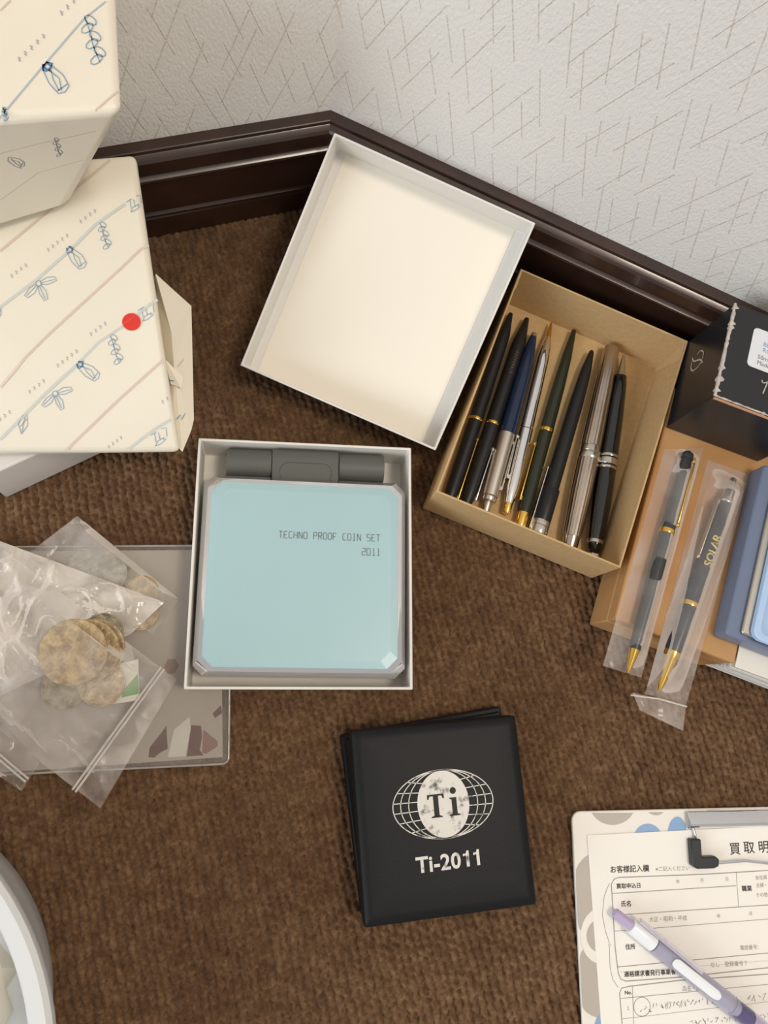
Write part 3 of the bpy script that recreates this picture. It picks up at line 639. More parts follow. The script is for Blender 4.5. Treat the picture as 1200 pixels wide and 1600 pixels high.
el = ellipse(0, 0, .0156, .0187, 48); G().add([(x, y, .00008) for x, y in el], [tuple(range(48))], EM).build('emblem_disc', M_SPRINT, emb)
g = G(); zt = .00016
T = [(-.0095,.0058),(-.0095,.0030),(-.0088,.0030),(-.0082,.0048),(-.0060,.0050),(-.0060,-.0060),(-.0077,-.0066),(-.0077,-.0072),(-.0012,-.0072),(-.0012,-.0066),(-.0029,-.0060),(-.0029,.0050),(-.0007,.0048),(-.0001,.0030),(.0006,.0030),(.0006,.0058)]
T2 = [T[0:4], ]
for poly in ([(-.0095,.0058),(-.0095,.0030),(-.0088,.0030),(-.0080,.0048),(-.0060,.0048),(-.0029,.0048),(-.0009,.0048),(-.0001,.0030),(.0006,.0030),(.0006,.0058)], [(-.0060,.0048),(-.0060,-.0062),(-.0029,-.0062),(-.0029,.0048)], [(-.0078,-.0072),(-.0011,-.0072),(-.0011,-.0066),(-.0029,-.0060),(-.0060,-.0060),(-.0078,-.0066)],
             [(.0038,.0030),(.0038,.0024),(.0050,.0018),(.0050,-.0060),(.0080,-.0060),(.0080,.0030)], [(.0034,-.0072),(.0097,-.0072),(.0097,-.0066),(.0080,-.0060),(.0050,-.0060),(.0034,-.0066)], ellipse(.0063, .0068, .0019, .0019, 20)):
    if len(poly) == 10:
        g.add([(x, y, zt) for x, y in ((-.0095,.0058),(-.0095,.0030),(-.0088,.0030),(-.0080,.0048),(-.0009,.0048),(-.0001,.0030),(.0006,.0030),(.0006,.0058))], [(0,1,2,3),(0,3,4,7),(4,5,6,7)], EM)
    else: g.add([(x, y, zt) for x, y in poly], [tuple(range(len(poly)))], EM)
g.build('emblem_letters', M_BLACKIN, emb)
e = IQ @ P(702, 1345, .031)
g = text_mesh(G(), 'Ti-20', .0118, Matrix.Translation((e.x-.0196, e.y-.0044, zc)), bold=.00032, spacing=1.05)
for k in range(2):
    x = e.x + .0076 + .0062*k; y = e.y - .0044
    g.add([(x+.0026, y, zc), (x+.0044, y, zc), (x+.0044, y+.0087, zc), (x+.0031, y+.0087, zc), (x+.0026, y+.0072, zc), (x+.0008, y+.0071, zc), (x+.0008, y+.0058, zc), (x+.0026, y+.0062, zc)], [(0, 1, 2, 3, 4, 7), (4, 5, 6, 7)])
g.build('silver_lettering', M_SPRINT, mlid)

# ------------------------------------------------------------------ clipboard, form, ballpoint
BT = .003
k0 = P(893, 1268, BT); KX = (P(1200, 1261, BT) - k0).normalized()
BMx = frame(Vector((k0.x, k0.y, .0004)), KX)
board = thing('clipboard', 'white clipboard with grey and blue dots and a chrome clip', 'clipboard', BMx)
M_BOARD = mat('white_board', (236, 231, 222), .35); M_DOTG = mat('grey_dot_print', (182, 174, 164), .4); M_DOTB = mat('blue_dot_print', (136, 170, 208), .4)
BWd, BLn = .232, .316
G().prism(rrect(0, BWd, -BLn, 0, .006), 0, BT-.0004).build('board', M_BOARD, board, bevel=(.0006, 2))
IBd = BMx.inverted()
NDOT = [0]
def bdot(pxs, m, grow=0):
    NDOT[0] += 1; pts = [IBd @ P(*s, BT) for s in pxs]; G().add([(min(max(p.x, .0003), BWd), min(p.y, -.0003), BT-.00036+.00003*NDOT[0]) for p in pts], [tuple(range(len(pts)))]).build('printed_dot', m, board)
def el_px(cx, cy, a, b, n=40): return [(cx+a*math.cos(-2*PI*k/n), cy+b*math.sin(-2*PI*k/n)) for k in range(n)]
def clip_el(cx, cy, a, b, ymin=None, xmin=None):
    return [(max(x, xmin) if xmin else x, max(y, ymin) if ymin else y) for x, y in el_px(cx, cy, a, b)]
bdot(clip_el(957, 1255, 36, 34, ymin=1270), M_DOTG); bdot(clip_el(1025, 1256, 17, 18, ymin=1269), M_DOTG); bdot(clip_el(1160, 1235, 70, 44, ymin=1265), M_DOTG)
bdot(el_px(1012, 1310, 22, 23), M_DOTB); bdot(el_px(1058, 1305, 15, 29), M_DOTB)
bdot(clip_el(938, 1400, 48, 70, xmin=900), M_DOTG); bdot(clip_el(938, 1530, 42, 60, xmin=906), M_DOTG); bdot(el_px(940, 1612, 12, 28), M_DOTB)
bdot(el_px(940, 1462, 33, 44), M_BOARD); bdot([(x, y) for x, y in el_px(940, 1462, 24, 27)], M_DOTG)
# paper form
PZ = BT + .0004
p0 = P(917, 1305, PZ); PX = (P(1075, 1297, PZ) - p0).normalized()
FM = frame(Vector((p0.x, p0.y, PZ)), PX)
form = thing('paper_form', 'white printed purchase form clamped on the dotted clipboard', 'paper', FM)
M_PAPER = mat('form_paper', (246, 242, 234), .6, var=(8, .03), spec=.2)
fp = G().box(0, .210, -.297, 0, 0, .0003).build('sheet', M_PAPER, form)
IF = FM.inverted()
def F(x, y): v = IF @ P(x, y, PZ+.0003); return Vector((v.x, v.y, .00042))
def line_px(g, pts, w=.0004): g.ribbon([F(*s) for s in pts], w)
g = G(); g2 = G()
def inter(a, b, t): return (a[0]+(b[0]-a[0])*t, a[1]+(b[1]-a[1])*t)
line_px(g, [(1200, 1360), (1100, 1366), (966, 1371), (959, 1374), (955, 1382), (956, 1396), (958, 1430), (961, 1480), (966, 1521), (970, 1530), (978, 1533), (1060, 1527), (1200, 1512)], .0005)
line_px(g, [(957, 1396), (1150, 1384)]); line_px(g, [(1150, 1362), (1154, 1417)], .0003); line_px(g, [(960, 1430), (1200, 1414)]); line_px(g, [(961, 1455), (1200, 1436)], .0003)
line_px(g, [(964, 1511), (1200, 1489)], .0004); line_px(g, [(967, 1519), (1200, 1497+4)], .0001)
line_px(g, [(1200, 1522), (1060, 1532), (984, 1541), (971, 1544), (968, 1552), (972, 1600)], .0005); line_px(g, [(970, 1560), (1200, 1538)], .0003); line_px(g, [(988, 1541), (990, 1600)], .0003); line_px(g, [(972, 1592), (1200, 1565)], .0002)
g.build('form_lines', M_INKLT, fp)
line_px(g2, [(952, 1380), (944, 1400), (941, 1430), (946, 1455), (952, 1473), (950, 1478), (955, 1475), (952, 1480), (953, 1510), (957, 1530), (966, 1543)], .00022)
g2.build('pen_mark', M_INKPEN, fp)
ang = math.atan2((F(1100, 1366)-F(966, 1371)).y, (F(1100, 1366)-F(966, 1371)).x)
def ftext(g, s, x, y, size, bold=0.0, sp=1.0):
    v = F(x, y); text_mesh(g, s, size, Matrix.Translation((v.x, v.y, .00042)) @ Matrix.Rotation(ang, 4, 'Z'), bold=bold, spacing=sp)
for s_, x, y, z in (('買', 1140, 1334, .0080), ('取', 1162, 1332, .0080), ('明', 1185, 1331, .0080), ('細', 1208, 1330, .0080), ('書', 1231, 1329, .0080)):
    g = G(); ftext(g, s_, x, y, z, .00007); g.build('title_character', M_INK, fp)
for s_, x, y, z in (('お客様記入欄', 953, 1363, .0044), ('買取申込日', 963, 1388, .0033), ('氏名', 970, 1416, .0036), ('住所', 977, 1483, .0034), ('職業', 1159, 1392, .0036), ('適格請求書発行事業者', 975, 1526, .0034), ('No.', 976, 1554, .003)):
    g = G(); ftext(g, s_, x, y, z, .00007); g.build('form_heading', M_INK, fp)
for s_, x, y, z in (('※ご記入ください', 1024, 1361, .0031), ('年', 1056, 1380, .0026), ('月', 1094, 1378, .0026), ('日', 1133, 1376, .0026), ('会社員', 1180, 1374, .0028), ('主婦・', 1181, 1386, .0028), ('その他', 1181, 1401, .0028),
                   ('大正・昭和・平成', 1014, 1440, .0032), ('年', 1120, 1434, .0026), ('月', 1170, 1430, .0026), ('電話番号：', 1156, 1484, .0030), ('なし　登録番号Ｔ', 1110, 1511, .0032), ('品名・数量・金額', 1066, 1548, .003), ('１', 978, 1578, .0028)):
    g = G(); ftext(g, s_, x, y, z); g.build('form_small_print', M_INKLT, fp)
g = G(); rnd = random.Random(4)
def scribble(x0, x1, y0, amp, slope):
    x = x0
    while x < x1:
        L = [(x + rnd.uniform(-1, 5), y0 + slope*(x-x0) + rnd.uniform(-amp, amp)) for _ in range(rnd.randint(3, 5))]
        line_px(g, L, .00026); x += rnd.uniform(4.5, 7.5)
scribble(1020, 1150, 1572, 6, -.09); scribble(1168, 1200, 1560, 6, -.1); scribble(1000, 1015, 1576, 6, 0); scribble(1078, 1200, 1597, 5, -.09)
line_px(g, [(1003+13*math.cos(k*PI/10), 1573+15*math.sin(k*PI/10)) for k in range(21)], .00025)
g.build('handwriting', M_INKPEN, fp)
# chrome clip at the head of the board
def Bl(x, y, z): return IBd @ P(x, y, z)
cA = Bl(1077, 1271, .008); clipP = bpy.data.objects.new('clip', None)
cy_ = cA.y; x0 = cA.x; x1 = BWd - x0
n = 14; prof = [(cy_-.0085 + .0055*math.cos(PI*.5+PI*k/n*1.1), .0046+.0048*math.sin(PI*.5+PI*k/n*1.1)) for k in range(n+1)]
prof = [(cy_+.001, .0032), (cy_+.0005, .0058)] + [(cy_-.001, .0068), (cy_-.004, .0078), (cy_-.0065, .0086), (cy_-.0085, .0076), (cy_-.0095, .0056), (cy_-.0092, .0042)]
g = G(); th = .0008
inner = [(y, z-th) for y, z in prof]
g.loft([[(x, y, z) for y, z in prof + inner[::-1]] for x in (x0, x1)])
clipo = g.build('chrome_clip', M_CHROME, board, smooth=40)
zw = .0062
wpts = [Bl(1086, 1290, zw), Bl(1088, 1310, zw)]
G().tube([Bl(1080, 1282, zw+.001), Bl(1086, 1300, zw), Bl(1088, 1314, zw-.0004)], .0008, 8).build('wire_arm', M_CHROME, board, smooth=60)
G().tube([Bl(1118, 1349, .0052), Bl(1140, 1347, .0052), Bl(1165, 1345, .0058), Bl(1200, 1349, .0052), Bl(1290, 1344, .0052)], .0010, 8).build('wire_bar', M_CHROME, board, smooth=60)
lpx = [(1079, 1311), (1095, 1311), (1097, 1339), (1118, 1338), (1124, 1343), (1123, 1354), (1116, 1357), (1090, 1358), (1082, 1352)]
lv = [Bl(x, y, .0085) for x, y in lpx][::-1]
G().prism([(p.x, p.y) for p in lv], BT+.0004, .0085).build('clip_grip', mat('black_rubber', (36, 38, 42), .4), board, bevel=(.0008, 2))
# lavender ballpoint lying on the form
M_LAV = mat('lavender_plastic', (186, 170, 205), .25); M_LAVT = mat('clear_lavender_plastic', (226, 220, 244), .1, trans=.9, spec=.5); M_WHT = mat('milky_white_plastic', (238, 240, 242), .25); M_LAV2 = mat('greyish_clear_plastic', (214, 206, 220), .2, trans=.4); M_VIOL = mat('violet_ink_core', (82, 66, 140), .3)
z = PZ + .0006
t, PM, PL = pen('translucent lavender ballpoint with white collar lying on the printed form', (960, 1425), (1262, 1665), z, .0058, [
    ('push_button', M_LAV, [(0, 2.2), (.006, 2.9), (.085, 3.1)]), ('white_collar', M_WHT, [(.085, 4.6), (.09, 4.9), (.20, 5.3)]), ('barrel', M_LAVT, [(.20, 5.3), (.205, 5.2), (.45, 5.4), (.60, 5.6), (.605, 5.3)]),
    ('refill', M_WHT, [(.21, 3.6), (.60, 3.8), (.64, 2.2)]), ('ink_core', M_VIOL, [(.64, 3.2), (.645, 3.8), (.70, 3.8), (.71, 2.5)]), ('grip', M_LAVT, [(.605, 5.4), (.70, 5.5), (.93, 4.6)]), ('tip', M_STEEL, [(.93, 3.5), (1, .8)])], group=None)
g = G(); R = Matrix.Rotation(math.radians(-48), 4, 'X')
g.loft([[(x*PL, y, zz) for y, zz in ((.0022, .0068-.0006*k), (-.0022, .0068-.0006*k), (-.0016, .0080-.0003*k), (.0016, .0080-.0003*k))] for k, x in enumerate((.09, .2, .33, .42))], R)
g.build('clip', M_LAV2, t, bevel=(.0004, 2))
wr = G(); rows = []
for k in range(13):
    y = -.55 + 1.1*k/12; e_ = .02*(abs(y)/.55)**3; rows.append([(x*PL, math.sin(y-.25)*.00572, math.cos(y-.25)*.00572) for x in (.29+e_, .41, .53-e_)])
wr.loft(rows, cap=False, closed=False).build('paper_label', M_WHT, t, smooth=60)

# ------------------------------------------------------------------ vinyl sleeve, zip bags, coins
vz = .0004
vs_ = [P(-45, 856, vz), P(354, 853, vz), P(357, 1189, vz), P(-45, 1216, vz)]
vinyl = thing('vinyl_wallet', 'flat clear vinyl wallet with a grey insert under the coin bags', 'wallet', vs_[3])
M_VINYL = film_mat('clear_vinyl', (205, 198, 190), .05, .06, 30, .12, .4, .0004)
M_INSERT = mat('grey_insert_card', (176, 166, 155), .6, var=(12, .06)); M_MAROON = mat('maroon_patch', (104, 66, 58), .55, var=(90, .25)); M_INSLT = mat('pale_insert_print', (206, 202, 192), .6)
c = sum(vs_, Vector())/4; vx = (vs_[1]-vs_[0]).normalized(); VM = frame(c, vx); IV = VM.inverted()
lw_ = [IV @ p for p in vs_]; VW = (lw_[1].x-lw_[0].x)/2; VL = (lw_[0].y - lw_[3].y)/2
def vq(x, y, zz=.0009): p = IV @ P(x, y, .001); return VM @ Vector((p.x, p.y, zz))
G().prism(rrect(-VW, VW, -VL, VL, .004), 0, .0002, VM).build('back_film', M_VINYL, vinyl, world=True)
ins = G().add([tuple(vq(x, y, .0006)) for x, y in ((-40, 862), (345, 859), (348, 1183), (-40, 1210))], [(3, 2, 1, 0)]).build('insert_card', M_INSERT, vinyl, world=True)
for k, (poly, m) in enumerate((([(255, 1045), (262, 1030), (274, 1030), (280, 1040), (272, 1052), (262, 1054)], mat('brown_spot_print', (142, 120, 108), .6)),
        ([(232, 1183), (234, 1168), (252, 1145), (260, 1134), (262, 1170), (250, 1176), (241, 1184)], M_MAROON), ([(292, 1182), (299, 1133), (314, 1134), (316, 1150), (312, 1172), (318, 1180)], M_MAROON), ([(318, 1140), (340, 1158), (340, 1166), (322, 1178), (316, 1176)], mat('rose_patch', (134, 96, 90), .5)),
        ([(332, 1115), (345, 1102), (347, 1114), (336, 1122)], M_MAROON), ([(262, 1183), (272, 1140), (296, 1120), (298, 1140), (290, 1182)], M_INSLT))):
    G().add([tuple(vq(x, y, .00075+.00002*k)) for x, y in poly], [tuple(range(len(poly)))[::-1]]).build('colour_patch', m, ins, world=True)  # flat maroon, rose, brown and pale patches laid on the insert card
G().prism(rrect(-VW, VW, -VL, VL, .004), .0010, .0012, VM).build('front_film', M_VINYL, vinyl, world=True)
rim = [tuple(VM @ Vector((x, y, .0011))) for x, y in rrect(-VW+.0005, VW-.0005, -VL+.0005, VL-.0005, .004)]
G().tube(rim + rim[:1], .0007, 6).build('welded_rim', film_mat('vinyl_edge', (190, 182, 174), .55, .2, 40), vinyl, world=True, smooth=60)

def coin_mat(name, rgb, rgb2): return mat(name, rgb, .48, .3, var=(230, .3), rgb2=rgb2, bump=(300, .9, .0010))
M_COINA = coin_mat('toned_silver_coin', (202, 178, 134), (148, 124, 88)); M_COINB = coin_mat('grey_nickel_coin', (168, 156, 130), (120, 108, 86)); M_COINC = coin_mat('pale_coin', (206, 188, 156), (160, 136, 100)); M_COING = coin_mat('dull_silver_coin', (172, 168, 154), (126, 122, 108))
def coin(label, px, r_px, z, m, group, th=.0024, sides=48, tilt=0):
    c = P(*px, z+th); r = (P(px[0]+r_px, px[1], z+th) - c).length; c.z = z
    o = thing('coin', label, 'coin', Matrix.Translation(c) @ Matrix.Rotation(random.uniform(0, 6), 4, 'Z') @ Matrix.Rotation(math.radians(tilt), 4, 'X'), group)
    G().lathe([(.0002, r*.985), (.0005, r), (th-.0003, r), (th, r*.985), (th, r*.93), (th-.0004, r*.90)], sides, axis='Z').build('rim', m, o, smooth=40)
    g = G(); k = 40; R = []
    for f in (.91, .8, .66, .5, .34, .18, .05):
        R.append([(r*f*math.cos(2*PI*i/k), r*f*math.sin(2*PI*i/k), th-.00045 + (.00042*max(0, noise3((r*f*math.cos(2*PI*i/k), r*f*math.sin(2*PI*i/k), z*9), 260, 3)+.25) if f < .72 else 0)) for i in range(k)])
    g.loft(R, cap=False); g.add([p for p in R[-1]], [tuple(range(k))]); g.build('face_relief', m, o, smooth=40)
    g = G(); nn = 22                                   # raised legend round the face
    for i in range(nn):
        if i % 7 == 6: continue
        a_ = 2*PI*i/nn; Mx = Matrix.Rotation(a_, 4, 'Z') @ Matrix.Translation((r*.81, 0, th-.00045)); g.box(-r*.045, r*.045, -r*.035*random.uniform(.5, 1), r*.03, 0, .00040, Mx)
    g.build('raised_legend', m, o); return o
CG1 = 'coins in the front zip bag'; CG2 = 'coins in the rear zip bag'
coin('small grey coin poking out at lower left of the coin pile', (100, 1074), 36, .0122, M_COINB, CG1, .0018)
coin('pale scalloped coin at lower right of the coin pile', (158, 1068), 38, .0122, M_COINC, CG1, .0020, sides=12)
coin('toned coin peeking out above the coin pile', (160, 990), 33, .0122, M_COINB, CG1, .0018)
coin('third large toned coin down, rightmost edge of the coin pile', (146, 1014), 49, .0144, M_COINC, CG1, .0022)
coin('second large toned coin down, just right of the topmost coin', (135, 1018), 52, .0168, M_COINA, CG1, .0022)
coin('large toned silver coin lying on top of the coin pile', (114, 1019), 54, .0192, M_COINA, CG1, .0026)
coin('dull coin at the top of the rear bag beside its folded corner', (132, 886), 31, .0020, M_COING, CG2, .0018)
coin('dull silver coin at the centre of the rear zip bag', (168, 896), 31, .0040, M_COING, CG2, .0018)
coin('grey coin right of centre in the rear zip bag', (198, 912), 29, .0022, M_COINB, CG2, .0016)
coin('yellowish coin at the right end of the rear zip bag', (222, 924), 26, .0040, M_COINA, CG2, .0016)
coin('pale coin at the lower end of the rear zip bag', (219, 957), 29, .0020, M_COINC, CG2, .0018)
# small printed card by the coins
cp = [P(x, y, .0118) for x, y in ((178, 1038), (216, 1030), (218, 1094), (176, 1100))]
card = thing('printed_card', 'small green and white printed card beside the coin pile', 'card', cp[3])
G().add([tuple(p) for p in cp] + [tuple(p - Vector((0,0,.0003))) for p in cp], [(3,2,1,0), (4,5,6,7), (0,1,5,4), (1,2,6,5), (2,3,7,6), (3,0,4,7)]).build('card_sheet', mat('pale_card', (214, 210, 196), .6), card, world=True)
for poly, m in (([(190, 1090), (217, 1084), (216, 1052), (204, 1066), (192, 1078)], mat('green_print', (116, 160, 104), .6)), ([(183, 1078), (192, 1060), (196, 1070), (190, 1085)], mat('teal_print', (96, 140, 150), .6))):
    G().add([tuple(P(x, y, .01186)) for x, y in poly], [tuple(range(len(poly)))]).build('colour_patch', m, card, world=True)

M_BAG = film_mat('zip_bag_film', (236, 228, 220), .06, .34, 30, .12, .6, .0020)
M_BAGF = film_mat('front_bag_film', (238, 231, 224), .05, .24, 34, .26, .35, .0012)
M_BAG2 = film_mat('milky_bag_film', (240, 232, 222), .26, .60, 34, .16, .6, .0042)
M_ZIP = film_mat('zip_closure', (232, 226, 220), .5, .25, 60)
def wrinkle(p, s, seed): 
    v = 0
    for k, (f, a_) in enumerate(((22, 1.0), (48, .5), (95, .12))): v += a_*max(0, 1 - abs(noise3((p.x*1.4 + p.y*.5, p.y - p.x*.3, 0), f, seed+k))*3.2)**2
    return max(0, v)*s*1.6
def pouch(label, px, z, lift, seed, m, coins=(), zips=(), nu=110, nv=110, gap=0):
    cs = [P(*q, z) for q in px]; o = thing('zip_bag', label, 'plastic bag', cs[0], 'clear zip bags')
    cw_ = [(P(cx, cy, z+.004), cr) for cx, cy, cr in coins]
    def h(u, v, p):
        b = 0
        for c_, (rr, hh) in cw_:
            d = (Vector((p.x, p.y, 0)) - Vector((c_.x, c_.y, 0))).length
            t_ = min(1, max(0, (d-rr)/.040)); b = max(b, hh*(1-t_*t_*(3-2*t_)))
        return b + wrinkle(p, lift, seed)*(1 - .85*min(1, b/.006))
    sheet(cs, nu, nv, h).build('film', m, o, world=True, smooth=70)
    for (ax, ay), (bx, by) in zips:
        for off in (0, .0022):
            A, B = P(ax, ay, z+.0022), P(bx, by, z+.0022); d = (B-A).normalized(); sd = Vector((0,0,1)).cross(d)*off
            G().tube([A+sd, A.lerp(B, .5)+sd+Vector((0,0,.0012)), B+sd], .0007, 6).build('zip_strip', M_ZIP, o, world=True, smooth=60)
    return o
pouch('clear zip bag with dull silver coins behind the milky bag', [(121, 806), (281, 937), (238, 990), (40, 868)], .0014, .0016, 11, M_BAG, [(132, 886, (.014, .0032)), (168, 896, (.014, .0050)), (198, 912, (.013, .0044)), (222, 924, (.012, .0050)), (219, 957, (.013, .0034))])
pouch('clear zip bag end with a sealed edge sticking out at lower left', [(-60, 1060), (62, 1192), (34, 1236), (-70, 1168)], .0022, .0014, 31, M_BAG, (), [((-40, 1152), (40, 1222))])
pouch('clear zip bag lying flat around the pile of toned coins', [(-105, 1060), (5, 858), (276, 1062), (157, 1263)], .0112, .0019, 23, M_BAGF, [(114, 1019, (.024, .0112)), (146, 1016, (.024, .0082)), (100, 1074, (.017, .0036)), (158, 1068, (.018, .0040))], [((252, 1042), (113, 1234))], 150, 130)
mb = pouch('milky crumpled zip bag across the left edge above the coin pile', [(-90, 812), (257, 941), (205, 990), (-90, 1130)], .0066, .0032, 47, M_BAG2, [], (), 150, 110)

# ------------------------------------------------------------------ white basin at the lower left
bc = Vector((-.2315, -.1645, 0)); M_BASIN = mat('white_basin_plastic', (216, 218, 218), .35, spec=.4)
basin = thing('plastic_basin', 'round white plastic basin cut off at the lower left corner', 'basin', bc)
G().lathe([(.0005, .104), (.0, .1115), (.003, .1135), (.03, .1195), (.088, .1310), (.090, .1325), (.0905, .1370), (.094, .1388), (.098, .1384), (.100, .1362), (.0995, .1295), (.0975, .1280), (.094, .1270), (.02, .1155), (.0045, .109), (.004, .02)], 96, axis='Z').build('bowl', M_BASIN, basin, smooth=40)
tis = thing('crumpled_paper', 'crumpled off-white paper lying inside the white basin', 'paper', bc + Vector((.064, .010, .0048)))
g = G(); n = 16; R = []
for k in range(9):
    th_ = PI*.5*k/8; R.append([((.030*math.cos(th_)*(1+.35*noise3((math.cos(2*PI*i/n), math.sin(2*PI*i/n), k*.4), 2.2, 8)))*math.cos(2*PI*i/n), (.034*math.cos(th_)*(1+.35*noise3((math.cos(2*PI*i/n), math.sin(2*PI*i/n), k*.4), 2.2, 5)))*math.sin(2*PI*i/n), .05*math.sin(th_)*(1+.2*noise3((i*.7, k*.9, 0), 1, 2))) for i in range(n)])
g.loft(R).build('paper_ball', mat('tissue_paper', (226, 218, 200), .8), tis, smooth=30)

# ------------------------------------------------------------------ parcels at the upper left
M_WRAP = mat('cream_wrapping_paper', (238, 230, 212), .38, var=(12, .04), bump=(16, .25, .003), spec=.4)
M_BROWNP = mat('brown_line_print', (218, 198, 184), .5); M_BLUEP = mat('pale_blue_line_print', (204, 208, 202), .5); M_BLUEM = mat('blue_motif_print', (136, 164, 186), .5); M_BLUED = mat('deep_blue_motif_print', (66, 118, 166), .5); M_TINY = mat('grey_blue_tiny_print', (158, 160, 166), .5)
# white box under the wrapped parcels
u0 = P(10, 778, 0); u1 = P(150, 712, 0); UMx = frame(u0, u1-u0)
G_ = G().box(0, .098, 0, .090, 0, .044).build('white_box', mat('white_glossy_card', (222, 217, 212), .4), bevel=(.0012, 2))
G_.matrix_world = UMx; tag(G_, 'plain white box under the lower wrapped parcel', 'box')
# lower parcel
A = {'TR': P(212, 239, .100), 'CR': P(257, 548, .086), 'BR': P(285, 707, .052), 'TL': P(-150, 268, .100), 'CL': P(-150, 585, .086), 'BL': P(-150, 708, .052)}
pa = thing('wrapped_parcel', 'lower wrapped parcel with a red dot sticker on cream patterned paper', 'parcel', Vector((A['BL'].x*.5+A['BR'].x*.5, A['BR'].y, .0442)), 'parcels in patterned paper')
zb = .0446
def dn(p, z=zb, k=0.0): return Vector((p.x, p.y, z)) + Vector((-.004, .004, 0))*k
nU = (A['TR']-A['CR']).cross(A['CL']-A['CR']).normalized(); nU = nU if nU.z > 0 else -nU
nD = (A['CR']-A['BR']).cross(A['CL']-A['BR']).normalized(); nD = nD if nD.z > 0 else -nD
A['TL'] = onplane(-150, 268, A['CR'], nU); A['BL'] = onplane(-150, 708, A['CR'], nD)
ring_t = [A['BL'], A['BR'], A['CR'], A['TR'], A['TL'], A['CL']]
cA = sum(ring_t, Vector())/6
ring_b = [Vector((p.x + (cA.x-p.x)*.06, p.y + (cA.y-p.y)*.05, zb)) for p in ring_t]
g = G(); g.add([tuple(p) for p in ring_t + ring_b], [(0, 1, 2, 5), (5, 2, 3, 4), (7, 6, 11, 8), (8, 11, 10, 9), (0, 6, 7, 1), (1, 7, 8, 2), (2, 8, 9, 3), (3, 9, 10, 4), (4, 10, 11, 5), (5, 11, 6, 0)])
o = g.build('paper_wrap', M_WRAP, pa, world=True, bevel=(.0035, 4))
def onA(x, y, lift=.0003):
    yc = 548 + (257-x)*(585-548)/(257+150)
    if y < yc: return onplane(x, y, A['CR'] + nU*lift, nU), nU
    return onplane(x, y, A['CR'] + nD*lift, nD), nD
# folded end on the right side
fl = [(243, 428, .072), (299, 478, .058), (303, 655, .052), (299, 672, .050), (285, 706, .049)]
g = G(); fv = [P(*q_) for q_ in fl]; inn = [P(236, 420, .080), P(258, 500, .070), P(268, 600, .058), P(276, 650, .052)]
mid = [P(268, 520, .066), P(272, 575, .062)]
g.add([tuple(p) for p in fv + mid + [P(240, 440, .060), P(270, 690, .049)]], [(0, 1, 5), (1, 2, 6, 5), (2, 3, 4, 8, 6), (0, 5, 7), (5, 6, 8, 7)])
fo = g.build('folded_end', M_WRAP, pa, world=True, solid=.0004)
g = G(); t1 = [P(257, 560, .0665), P(287, 590, .062), P(283, 606, .0605), P(267, 600, .060)]
g.add([tuple(p) for p in t1], [(0, 3, 2, 1)]).build('tucked_corner', M_WRAP, pa, world=True, solid=.0004)
def print_on(fn, jobs, parent):
    """jobs: (part name, material, width, pixel polylines); each motif in a motif job is a part of its own"""
    for pn, m, w, groups in jobs:
        for pls in (groups if 'motif' in pn else [groups]):
            g = G()
            for pl in pls:
                dense = []
                for a_, b_ in zip(pl[:-1], pl[1:]):
                    k = max(1, int(math.hypot(b_[0]-a_[0], b_[1]-a_[1])/6))
                    dense += [(a_[0]+(b_[0]-a_[0])*i/k, a_[1]+(b_[1]-a_[1])*i/k) for i in range(k)]
                dense.append(pl[-1]); pts = [fn(*q_) for q_ in dense]
                g.ribbon([p[0] for p in pts], w, pts[len(pts)//2][1])
            g.build(pn, m, parent, world=True)
def ringm(x, y, s, a=.75):
    c_, s_ = math.cos(a), math.sin(a); R = lambda u, v: (x + (u*c_ - v*s_)*s, y + (u*s_ + v*c_)*s)
    body = [[R(-1, -.35), R(.2, -.5), R(.9, -.3), R(1, .1), R(.8, .45), R(0, .42), R(-.9, .1), R(-1, -.35)], [R(-.6, -.1), R(.2, -.2), R(.8, .2)], [R(-.7, -.3), R(0, .1), R(.7, .3)], [R(.75, -.3), R(.65, .4)]]
    dark = [[R(-1, -.3), R(-.7, -.5), R(-.5, -.1), R(-.9, 0), R(-.95, -.3), R(-.6, -.35), R(-.6, -.05)], [R(-1.05, -.1), R(-.75, .15), R(-.6, 0)]]
    return body, dark
def bow(x, y, s):
    out = []
    for a in (-.25, 2.35, 1.15):
        c_, s_ = math.cos(a), math.sin(a); R = lambda u, v: (x + (u*c_ - v*s_)*s, y + (u*s_ + v*c_)*s)
        out.append([R(.15, -.1), R(.6, -.25), R(1.1, -.15), R(1.15, .1), R(.6, .2), R(.15, .1), R(.15, -.1)]); out.append([R(.2, 0), R(1.05, 0)])
    out.append([(x + .18*s*math.cos(t_), y + .18*s*math.sin(t_)) for t_ in np.linspace(0, 6.3, 9)]); return out
def squig(x, y, s):
    out = []
    for k in range(6):
        cx_, cy_ = x - .22*s + .10*s*k, y - .85*s + .34*s*k; q = (-1)**k
        out.append([(cx_ + q*.12*s + (.30*math.cos(t_)*.8 - .17*math.sin(t_)*.6*q)*s, cy_ + (.30*math.cos(t_)*.6*q + .17*math.sin(t_)*.8)*s) for t_ in np.linspace(0, 6.3, 9)])
    out.append([(x - .35*s, y - s), (x - .1*s, y - .3*s), (x, y + .2*s), (x + .3*s, y + .95*s)]); return out
def house(x, y, s):
    return [[(x-.9*s, y-.3*s), (x-.3*s, y-.7*s)], [(x-.5*s, y-.5*s), (x-.35*s, y+.4*s)], [(x-.1*s, y-.6*s), (x+.1*s, y+.2*s)], [(x+.2*s, y-1*s), (x+.7*s, y-1.1*s), (x+.8*s, y-.2*s)], [(x-.4*s, y+.8*s), (x-.2*s, y+.3*s), (x+.5*s, y-.1*s), (x+.7*s, y+.1*s), (x+.1*s, y+.6*s), (x-.4*s, y+.8*s)], [(x+.35*s, y), (x+.5*s, y+.15*s)]]
